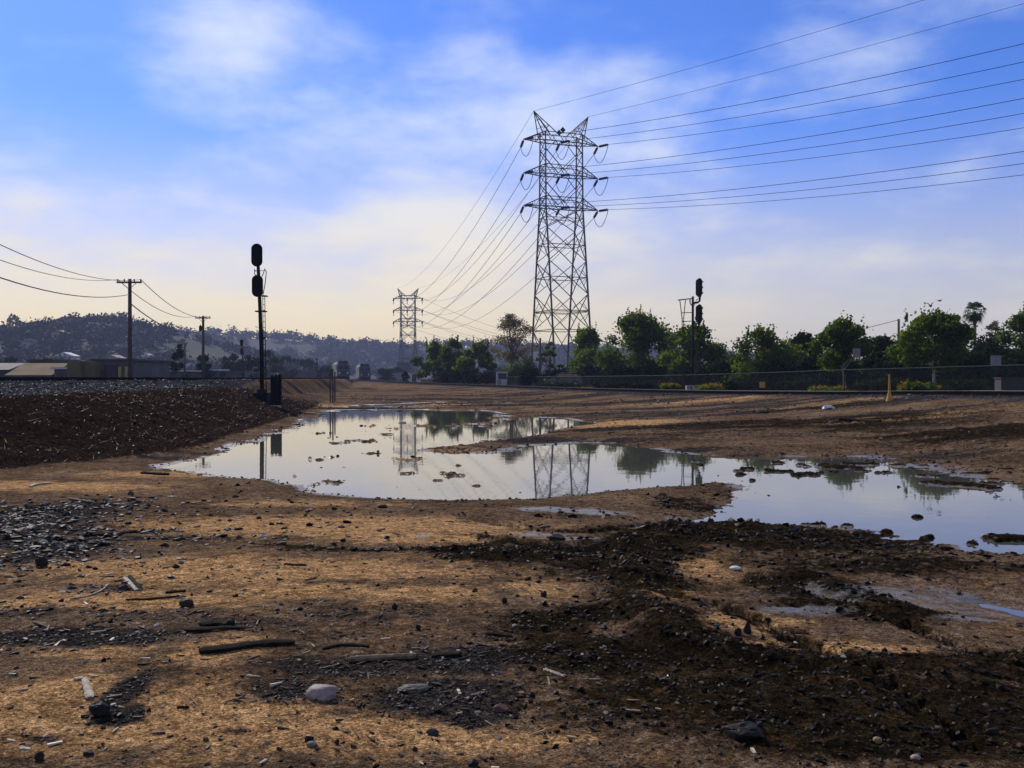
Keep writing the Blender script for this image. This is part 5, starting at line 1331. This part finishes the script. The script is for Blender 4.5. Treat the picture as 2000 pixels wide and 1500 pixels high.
# clods of churned mud
X, Y, r = polar(90000, 3.8, 17, -31, 31, rs); z, c1, c2, sh, _ = land(X, Y, True)
k = (rs.random(len(X)) < np.clip(c2[:, 0] - .2, 0, 1) * .42 + .006) & (sh > .0); X, Y, r = X[k], Y[k], r[k]
size = (.010 + .045 * rs.random(len(X)) ** 3.5) * np.clip(r / 6.5, .8, 1.8)
scatter_stones('mud_clods', 'dark crumbly clods of churned mud at lower right', X, Y, size, pick([(.004, .003, .002), (.010, .006, .004), (.022, .014, .007), (.07, .043, .02), (.2, .18, .15)], (5, 5, 3, 1.2, .06), len(X), rs), 2, .35, (.5, .9))
# the dark bank: rough clods and stubble, and the ballast above it and under the right track
X, Y, r = polar(60000, 13, 75, -34, -6, rs); z, c1, c2, sh, _ = land(X, Y, True)
k = (rs.random(len(X)) < c1[:, 1] * .42); Xs, Ys, r1 = X[k], Y[k], r[k]
scatter_stones('bank_clods', 'dark soil clods and litter covering the left bank', Xs, Ys, (.02 + .06 * rs.random(len(Xs)) ** 3) * np.clip(r1 / 26, .7, 2), pick([(.006, .004, .004), (.018, .011, .008), (.05, .03, .018), (.03, .025, .022), (.4, .37, .33)], (5, 5, 3, 2.5, .10), len(Xs), rs), 3, .3, (.5, 1.))
k = (rs.random(len(X)) < c1[:, 2] * .40) & (polyline_dist(X, Y, TLp)[0] > 1.5); Xs, Ys, r1 = X[k], Y[k], r[k]
scatter_stones('ballast_stones', 'grey ballast stones along the left track', Xs, Ys, (.03 + .035 * rs.random(len(Xs))) * np.clip(r1 / 26, .9, 2.2), pick([(.012, .012, .014), (.032, .032, .036), (.07, .07, .077), (.25, .24, .25)], (4, 5, 3, .4), len(Xs), rs), 4, .25, (.6, 1.))
X, Y, r = polar(52000, 20, 100, -12, 32, rs); z, c1, c2, sh, _ = land(X, Y, True)
k = (rs.random(len(X)) < np.maximum(c1[:, 2] * .4, .06 + .10 * c1[:, 0])) & (sh > .1) & (polyline_dist(X, Y, TRp)[0] > 1.5); Xs, Ys, r1 = X[k], Y[k], r[k]
scatter_stones('far_gravel', 'gravel and ballast strewn before the right track', Xs, Ys, (.028 + .07 * rs.random(len(Xs)) ** 3) * np.clip(r1 / 28, .8, 2.0), pick([(.03, .028, .028), (.07, .06, .055), (.13, .11, .1), (.16, .1, .06), (.5, .48, .46)], (4, 4, 3, 2, .25), len(Xs), rs), 5, .25, (.5, .9))
# crumbs on the mud flats standing out of the water
X, Y, r = polar(26000, 9, 40, -20, 28, rs); z, c1, c2, sh, _ = land(X, Y, True)
k = (sh < .3) & (z > -.012) & (rs.random(len(X)) < .5); Xs, Ys, r1 = X[k], Y[k], r[k]
scatter_stones('shore_crumbs', 'wet dark crumbs along the puddle edges and mud flats', Xs, Ys, (.025 + .05 * rs.random(len(Xs)) ** 2) * np.clip(r1 / 18, .8, 1.6), pick([(.02, .016, .012), (.05, .035, .022), (.09, .06, .04)], (4, 4, 2), len(Xs), rs), 6, .3, (.4, .8))

# bits of bark and splinters
def splinters():
    rs = np.random.default_rng(55); X, Y, r = polar(9000, 3.9, 15, -29, 20, rs); z, c1, c2, sh, _ = land(X, Y, True)
    k = (sh > .2) & (rs.random(len(X)) < (.05 + .22 * c1[:, 0]) * (1 - .6 * c2[:, 0])); X, Y, z, r = X[k], Y[k], z[k], r[k]; n = len(X)
    L = (.02 + .09 * rs.random(n) ** 3) * np.clip(r / 6, .8, 1.5); a = rs.random(n) * 6.283; w = .003 + .005 * rs.random(n); h = .003 + .004 * rs.random(n); tilt = rs.normal(size=n) * .12
    base = np.array([(sx, sy, sz) for sx in (-.5, .5) for sy in (-.5, .5) for sz in (-.5, .5)])
    x, y, q = base[None, :, 0] * L[:, None], base[None, :, 1] * w[:, None] * 2 * np.where(base[None, :, 0] > 0, rs.uniform(.1, 1, (n, 1)), 1) + base[None, :, 0] * rs.normal(size=(n, 1)) * .004, base[None, :, 2] * h[:, None] * 2 * np.where(base[None, :, 0] > 0, .4, 1)
    q = q + x * tilt[:, None]
    V = np.stack([x * np.cos(a)[:, None] - y * np.sin(a)[:, None] + X[:, None], x * np.sin(a)[:, None] + y * np.cos(a)[:, None] + Y[:, None], q + z[:, None] + .006], -1).reshape(-1, 3)
    f0 = np.array([(0, 1, 3, 2), (4, 6, 7, 5), (0, 4, 5, 1), (2, 3, 7, 6), (0, 2, 6, 4), (1, 5, 7, 3)]); f = (f0[None] + (np.arange(n) * 8)[:, None, None]).reshape(-1, 4)
    T = np.repeat(pick([(.03, .022, .016), (.09, .06, .04), (.30, .22, .14), (.5, .42, .32)], (4, 3, 1.5, .8), n, rs), 8, 0)
    tag(put('wood_splinters', V, f, MAT['stones'], None, False, {'tone': np.concatenate([T, np.ones((len(T), 1))], -1)}), 'small splinters and bark bits strewn over the sand', 'splinters', kind='stuff')


splinters()


def stubble():
    rs = np.random.default_rng(77); X, Y, r = polar(70000, 13, 75, -34, -5, rs); z, c1, c2, sh, _ = land(X, Y, True)
    k = rs.random(len(X)) < c1[:, 1] * .5 * (fbm(X, Y, 1.5, 3, 8) > -.15); X, Y, z, r = X[k], Y[k], z[k], r[k]; n = len(X)
    L = (.05 + .13 * rs.random(n) ** 2); a = rs.random(n) * 6.283; lean = rs.normal(size=(n, 2)) * .9; w = .006 * np.clip(r / 20, 1, 3)
    b = np.stack([X, Y, z - .01], -1); t = b + np.stack([lean[:, 0] * L, lean[:, 1] * L, L * .6], -1); d = np.stack([np.cos(a) * w, np.sin(a) * w, 0 * w], -1)
    V = np.stack([b - d, b + d, t], 1).reshape(-1, 3); T = np.repeat(pick([(.012, .008, .005), (.035, .02, .011), (.07, .04, .02), (.22, .17, .11)], (5, 4, 2, .12), n, rs), 3, 0)
    tag(put('dry_stubble', V, np.arange(3 * n).reshape(-1, 3), MAT['stones'], None, False, {'tone': np.concatenate([T, np.ones((len(T), 1))], -1)}), 'dead brown stubble and weeds on the left bank', 'dry weeds', kind='stuff')


stubble()


# single stones one can point to
def rock(label, x, y, wpx, hpx, col, seed, flat=None, name='stone', cat='stone', group='single stones lying in the foreground', rz=0.0, smooth=True, sink=.22, jag=.16, mat=None):
    b = on_ground(x, y); k = b.y / F; W = wpx * k; H = hpx * k * 1.02
    bm_v, bm_f = ico(); rs = np.random.default_rng(seed)
    # two subdivisions
    for _ in range(3):
        V = [tuple(v) for v in bm_v]; cache = {}; nf = []
        def mid(i, j):
            q = (min(i, j), max(i, j))
            if q not in cache:
                p = (np.array(V[i]) + np.array(V[j])) / 2; V.append(tuple(p / np.linalg.norm(p))); cache[q] = len(V) - 1
            return cache[q]
        for (a, c, d) in bm_f:
            p, q, r_ = mid(a, c), mid(c, d), mid(d, a); nf += [(a, p, r_), (p, c, q), (r_, q, d), (p, q, r_)]
        bm_v, bm_f = V, nf
    P = np.array(bm_v); n1 = fbm(P[:, 0] * 1.3 + seed, P[:, 1] * 1.3 + P[:, 2] * 1.7, 1.0, 4, seed); n2 = fbm(P[:, 2] * 2 + seed, P[:, 0] * 2 - P[:, 1], .5, 3, seed + 5)
    P = P * (1 + jag * 2.2 * n1 + jag * .5 * n2)[:, None]
    # a few broken planes
    for _ in range(4 if jag > .1 else 0):
        d = rs.normal(size=3); d /= np.linalg.norm(d); s = P @ d; lim = .62 + .2 * rs.random(); P = P - np.outer(np.clip(s - lim, 0, None) * .9, d)
    P *= np.array([W / 2, W / 2 * .8, H / (2 * (1 - sink))])
    P[:, 2] += H * .5 - H * sink * .5
    o = put(name, P, np.array(bm_f), mat or MAT['stones'], None, smooth and jag < .1, {'tone': np.tile(np.array([[*col, 1]]), (len(P), 1)) * np.concatenate([(.75 + .5 * (n2[:, None] * .5 + .5)).repeat(3, 1), np.ones((len(P), 1))], 1)})
    o.location = b; o.rotation_euler = (0, 0, rz); tag(o, label, cat, group); return o


rock('smooth pale pinkish stone lying left of the long board', 628, 1362, 60, 21, (.27, .215, .19), 4, jag=.085, rz=.15, sink=.4)
rock('black angular stone just below the pale wood chunk', 192, 1398, 40, 24, (.02, .019, .02), 8)
rock('dark block at the edge of the gravel patch at far left', 80, 1106, 22, 18, (.025, .02, .018), 9)
rock('round brown stone beside the bark heap at left', 363, 1186, 26, 16, (.05, .033, .025), 12, jag=.1)
rock('dark wet stone lying in the shiny silt patch', 1088, 1056, 34, 12, (.022, .018, .016), 14)
rock('wide flat topped dark rock in the shadowed mud at lower right', 1450, 1436, 88, 22, (.020, .017, .015), 16, sink=.35)
rock('reddish brown stone right of the gravel heap in the middle', 978, 1392, 34, 14, (.09, .045, .035), 18)
rock('flat greenish slab lying above the pale stone to the right', 806, 1350, 60, 12, (.10, .095, .075), 20)
rock('dark greenish stone at the bottom of the central gravel heap', 845, 1436, 26, 12, (.035, .037, .033), 22)
rock('black stone pair, lower, at the bottom centre', 925, 1498, 20, 14, (.02, .02, .02), 24)
rock('dark upright stone in the sand left of the mud ridge', 1063, 1166, 14, 10, (.02, .018, .015), 26)
rock('small black round stone in the sand centre', 985, 1178, 12, 10, (.018, .016, .015), 28)
rock('small black stone above the two boards', 771, 1190, 12, 11, (.02, .017, .015), 30)
rock('small dark stone right above the short dark board', 817, 1232, 11, 10, (.02, .017, .015), 32)
rock('dark block in the mud right of the mud ridge, left of a pair', 1443, 1242, 14, 14, (.022, .018, .014), 34); rock('dark block in the mud right of the mud ridge, right of a pair', 1460, 1238, 16, 20, (.022, .018, .014), 36)
rock('dark lump standing in the lit sand right of the block pair', 1525, 1252, 18, 16, (.025, .02, .016), 38)
rock('rounded black stone in the mud near the right edge', 1940, 1438, 24, 14, (.02, .018, .016), 40)
rock('pale flat chip on the mud above the silt', 1437, 1113, 24, 7, (.5, .5, .44), 42, jag=.08)
rock('ochre pebble in the dark mud at lower right', 1715, 1452, 18, 11, (.28, .2, .1), 44, jag=.08); rock('pinkish pebble near the bottom right', 1790, 1486, 20, 10, (.36, .25, .2), 46, jag=.08)
rock('dark lump on the far flat beyond the right pool', 1490, 808, 24, 7, (.03, .026, .022), 48); rock('dark wet lump on the shore below the pond middle', 748, 992, 18, 7, (.025, .02, .018), 50)
rock('small dark stone in the lower left corner', 75, 1486, 20, 14, (.025, .022, .02), 52); rock('dark stone at the bottom left near the splinter', 170, 1476, 22, 10, (.03, .024, .022), 54)
rock('light grey pebble in the sand bottom centre', 608, 1458, 22, 8, (.13, .13, .11), 56, jag=.08); rock('black pebble above the light grey pebble', 603, 1448, 18, 10, (.018, .016, .016), 57)
rock('small cube like stone on the sand bottom centre', 657, 1455, 10, 10, (.03, .024, .02), 58); rock('dark red stone low in the sand bottom centre', 810, 1468, 10, 9, (.04, .028, .022), 60)


# timber pieces
def timber(label, pts, wpx, hpx, mat, name='timber', cat='wood', seed=1, jag=.25, taper=None, group='wood pieces lying in the foreground'):
    """a split piece of wood laid along photo points on the ground"""
    P = [on_ground(x, y) for x, y in pts]; k = P[0].y / F; rs = random.Random(seed); m = MB(); n = 14
    L = smooth_path([tuple(p) for p in P], max(2, n // max(1, len(P) - 1))); c = sum((Vector(p) for p in P), Vector()) / len(P)
    rad = []; L2 = []
    h = hpx * k; w = wpx * k * 1.0; V = []; f = []; q = 8
    for i, p in enumerate(L):
        u = i / (len(L) - 1); s = (1 if taper is None else taper[0] * (1 - u) + taper[1] * u) * (1 + rs.uniform(-jag, jag)) * (.72 if i in (0, len(L) - 1) else 1)
        a, b = Vector(L[max(i - 1, 0)]), Vector(L[min(i + 1, len(L) - 1)]); t = (b - a); t.z = 0; t.normalize(); nn = Vector((-t.y, t.x, 0))
        pp = Vector(p) - c
        for j in range(q):
            an = 2 * math.pi * (j + .5) / q; sq = max(abs(math.cos(an)), abs(math.sin(an))) ** -.6
            V.append(pp + nn * math.cos(an) * w / 2 * s * sq * (1 + rs.uniform(-jag, jag) * .3) + Vector((0, 0, h * .42 + math.sin(an) * h / 2 * s * sq)))
    for i in range(len(L) - 1):
        for j in range(q): f.append((i * q + j, i * q + (j + 1) % q, (i + 1) * q + (j + 1) % q, (i + 1) * q + j))
    f.append(tuple(reversed(range(q)))); f.append(tuple((len(L) - 1) * q + j for j in range(q)))
    o = put(name, V, f, MAT[mat], None); o.location = c; tag(o, label, cat, group); return o


timber('long dark rotten log left of the two boards', [(388, 1277), (440, 1272), (500, 1263), (576, 1259)], 24, 13, 'driftwood', 'log', seed=3, taper=(1.15, .8))
timber('longer board with lit top edge in the centre foreground', [(680, 1294), (745, 1290), (812, 1287)], 16, 12, 'board', 'board', seed=4, jag=.05)
timber('short black block of wood right of the longer board', [(842, 1284), (870, 1281), (898, 1280)], 20, 8, 'driftwood', 'board', seed=5, jag=.08)
timber('thin dark splinter right below the short black block', [(880, 1292), (905, 1288), (928, 1280)], 7, 4, 'driftwood', 'splinter', seed=6)
timber('heap of dark bark, thick lower piece', [(362, 1234), (400, 1234), (440, 1230), (492, 1231)], 20, 10, 'driftwood', 'bark_piece', seed=7, taper=(1, .35)); timber('heap of dark bark, upper slab', [(390, 1226), (420, 1222), (452, 1224)], 24, 12, 'driftwood', 'bark_piece', seed=8)
timber('bleached pale chunk of wood at lower left', [(163, 1330), (170, 1350), (174, 1368)], 16, 8, 'palewood', 'wood_chunk', seed=9, jag=.15, taper=(.7, 1.1)); timber('small bleached chip above the pale chunk', [(145, 1330), (160, 1326)], 14, 5, 'palewood', 'wood_chunk', seed=10)
timber('pale split shingle lying on the sand at left, left strip', [(243, 1130), (256, 1144), (266, 1155)], 8, 4, 'palewood', 'splinter', seed=11); timber('pale split shingle lying on the sand at left, right strip', [(252, 1128), (264, 1142), (272, 1153)], 9, 6, 'driftwood', 'splinter', seed=12)
timber('thin dark stick below the split shingle', [(244, 1173), (290, 1172), (350, 1166)], 6, 4, 'driftwood', 'stick', seed=13); timber('short dark stick right of the split shingle', [(322, 1160), (345, 1157), (362, 1156)], 9, 5, 'driftwood', 'stick', seed=14)
timber('thin curved pale twig left of the split shingle', [(136, 1171), (170, 1165), (196, 1155), (210, 1142)], 4, 3, 'palewood', 'twig', seed=15); timber('straight pale stick near the left edge', [(64, 1216), (84, 1224), (102, 1231)], 6, 4, 'board', 'stick', seed=16); timber('short dark stick right of the straight pale stick', [(168, 1224), (190, 1217)], 7, 4, 'driftwood', 'stick', seed=17)
timber('dark flat plank on the damp sand at upper left', [(180, 1047), (225, 1044), (268, 1040)], 11, 6, 'driftwood', 'plank', seed=18); timber('pale grey stick pointing right by the gravel patch', [(135, 975), (160, 979), (183, 982)], 8, 4, 'board', 'stick', seed=19)
timber('pale forked chip near the foot of the left bank', [(58, 952), (72, 947), (98, 945)], 6, 4, 'palewood', 'splinter', seed=20); timber('short pale stick in the dark shadow, right of the centre gravel', [(1062, 1310), (1080, 1316), (1102, 1324)], 8, 5, 'palewood', 'stick', seed=21)
timber('small brown block on the sand at lower left', [(344, 1385), (368, 1384)], 7, 5, 'driftwood', 'wood_chunk', seed=22); timber('bundle of dark splinters above the gravel, right of centre', [(950, 1240), (975, 1242), (1000, 1246)], 9, 6, 'driftwood', 'splinter', seed=23)
timber('dark thin piece of bark on the sand, upper centre', [(556, 1103), (575, 1105), (598, 1105)], 6, 4, 'driftwood', 'bark_piece', seed=24); timber('dark stick in the bank foot debris near the pond tip', [(275, 925), (305, 927), (330, 928)], 9, 5, 'driftwood', 'stick', seed=25)
timber('pale splinter on the sand, lower centre left', [(482, 1322), (508, 1325)], 5, 4, 'palewood', 'splinter', seed=26); timber('dark root like piece right of the long log', [(630, 1270), (670, 1262), (720, 1265)], 8, 6, 'driftwood', 'stick', seed=27)
timber('dark heavy timber lying on the far flat beyond the right pool', [(1638, 825), (1680, 823), (1720, 824)], 6, 6, 'driftwood', 'timber', seed=28, group='debris beyond the right pool')
# white litter
def litter(label, x, y, wpx, hpx, seed, name='plastic_bag'):
    b = on_ground(x, y); k = b.y / F; rs = np.random.default_rng(seed); n = 9; V = []; f = []
    for i in range(n):
        for j in range(n):
            u, v = i / (n - 1) * 2 - 1, j / (n - 1) * 2 - 1; e = max(0, 1 - (u * u + v * v) * .7)
            V.append((u * wpx * k / 2, v * wpx * k * .35, hpx * k * (e ** .6) * (.65 + .5 * rs.random()) + .005))
    for i in range(n - 1):
        for j in range(n - 1): f.append((i * n + j, (i + 1) * n + j, (i + 1) * n + j + 1, i * n + j + 1))
    o = put(name, V, f, MAT['plastic'], None); o.location = b; tag(o, label, 'litter', 'white litter beyond the right pool'); return o


litter('crumpled white plastic bag on the flat left of the yellow post', 1617, 799, 26, 8, 1); litter('flat white sheet of litter right of the yellow post', 1868, 784, 24, 4, 2, 'litter_sheet'); litter('row of white litter at the right edge before the track', 1985, 784, 30, 5, 3, 'litter_sheet'); litter('small white scrap just before the right track', 1340, 770, 10, 3, 4, 'litter_sheet')

# ------------------------------------------------------------------ the hazy air
hz = MB(); hz.add([(-1700, -40, -3), (1400, -40, -3), (1400, 1790, -3), (-1700, 1790, -3), (-1700, -40, 66), (1400, -40, 66), (1400, 1790, 66), (-1700, 1790, 66)], [(0, 3, 2, 1), (4, 5, 6, 7), (0, 1, 5, 4), (1, 2, 6, 5), (2, 3, 7, 6), (3, 0, 4, 7)])
hm = bpy.data.materials.new('hazy_air'); hm.use_nodes = True; nt = hm.node_tree; nt.nodes.clear(); out = nt.nodes.new('ShaderNodeOutputMaterial'); pv = nt.nodes.new('ShaderNodeVolumePrincipled')
pv.inputs['Color'].default_value = (0.52, 0.59, 0.88, 1); pv.inputs['Density'].default_value = 0.00027; pv.inputs['Anisotropy'].default_value = 0.0
nt.links.new(pv.outputs[0], out.inputs['Volume'])
HAZE = hz.build('haze', hm); tag(HAZE, 'thin bluish haze over the hills', 'haze', kind='stuff')
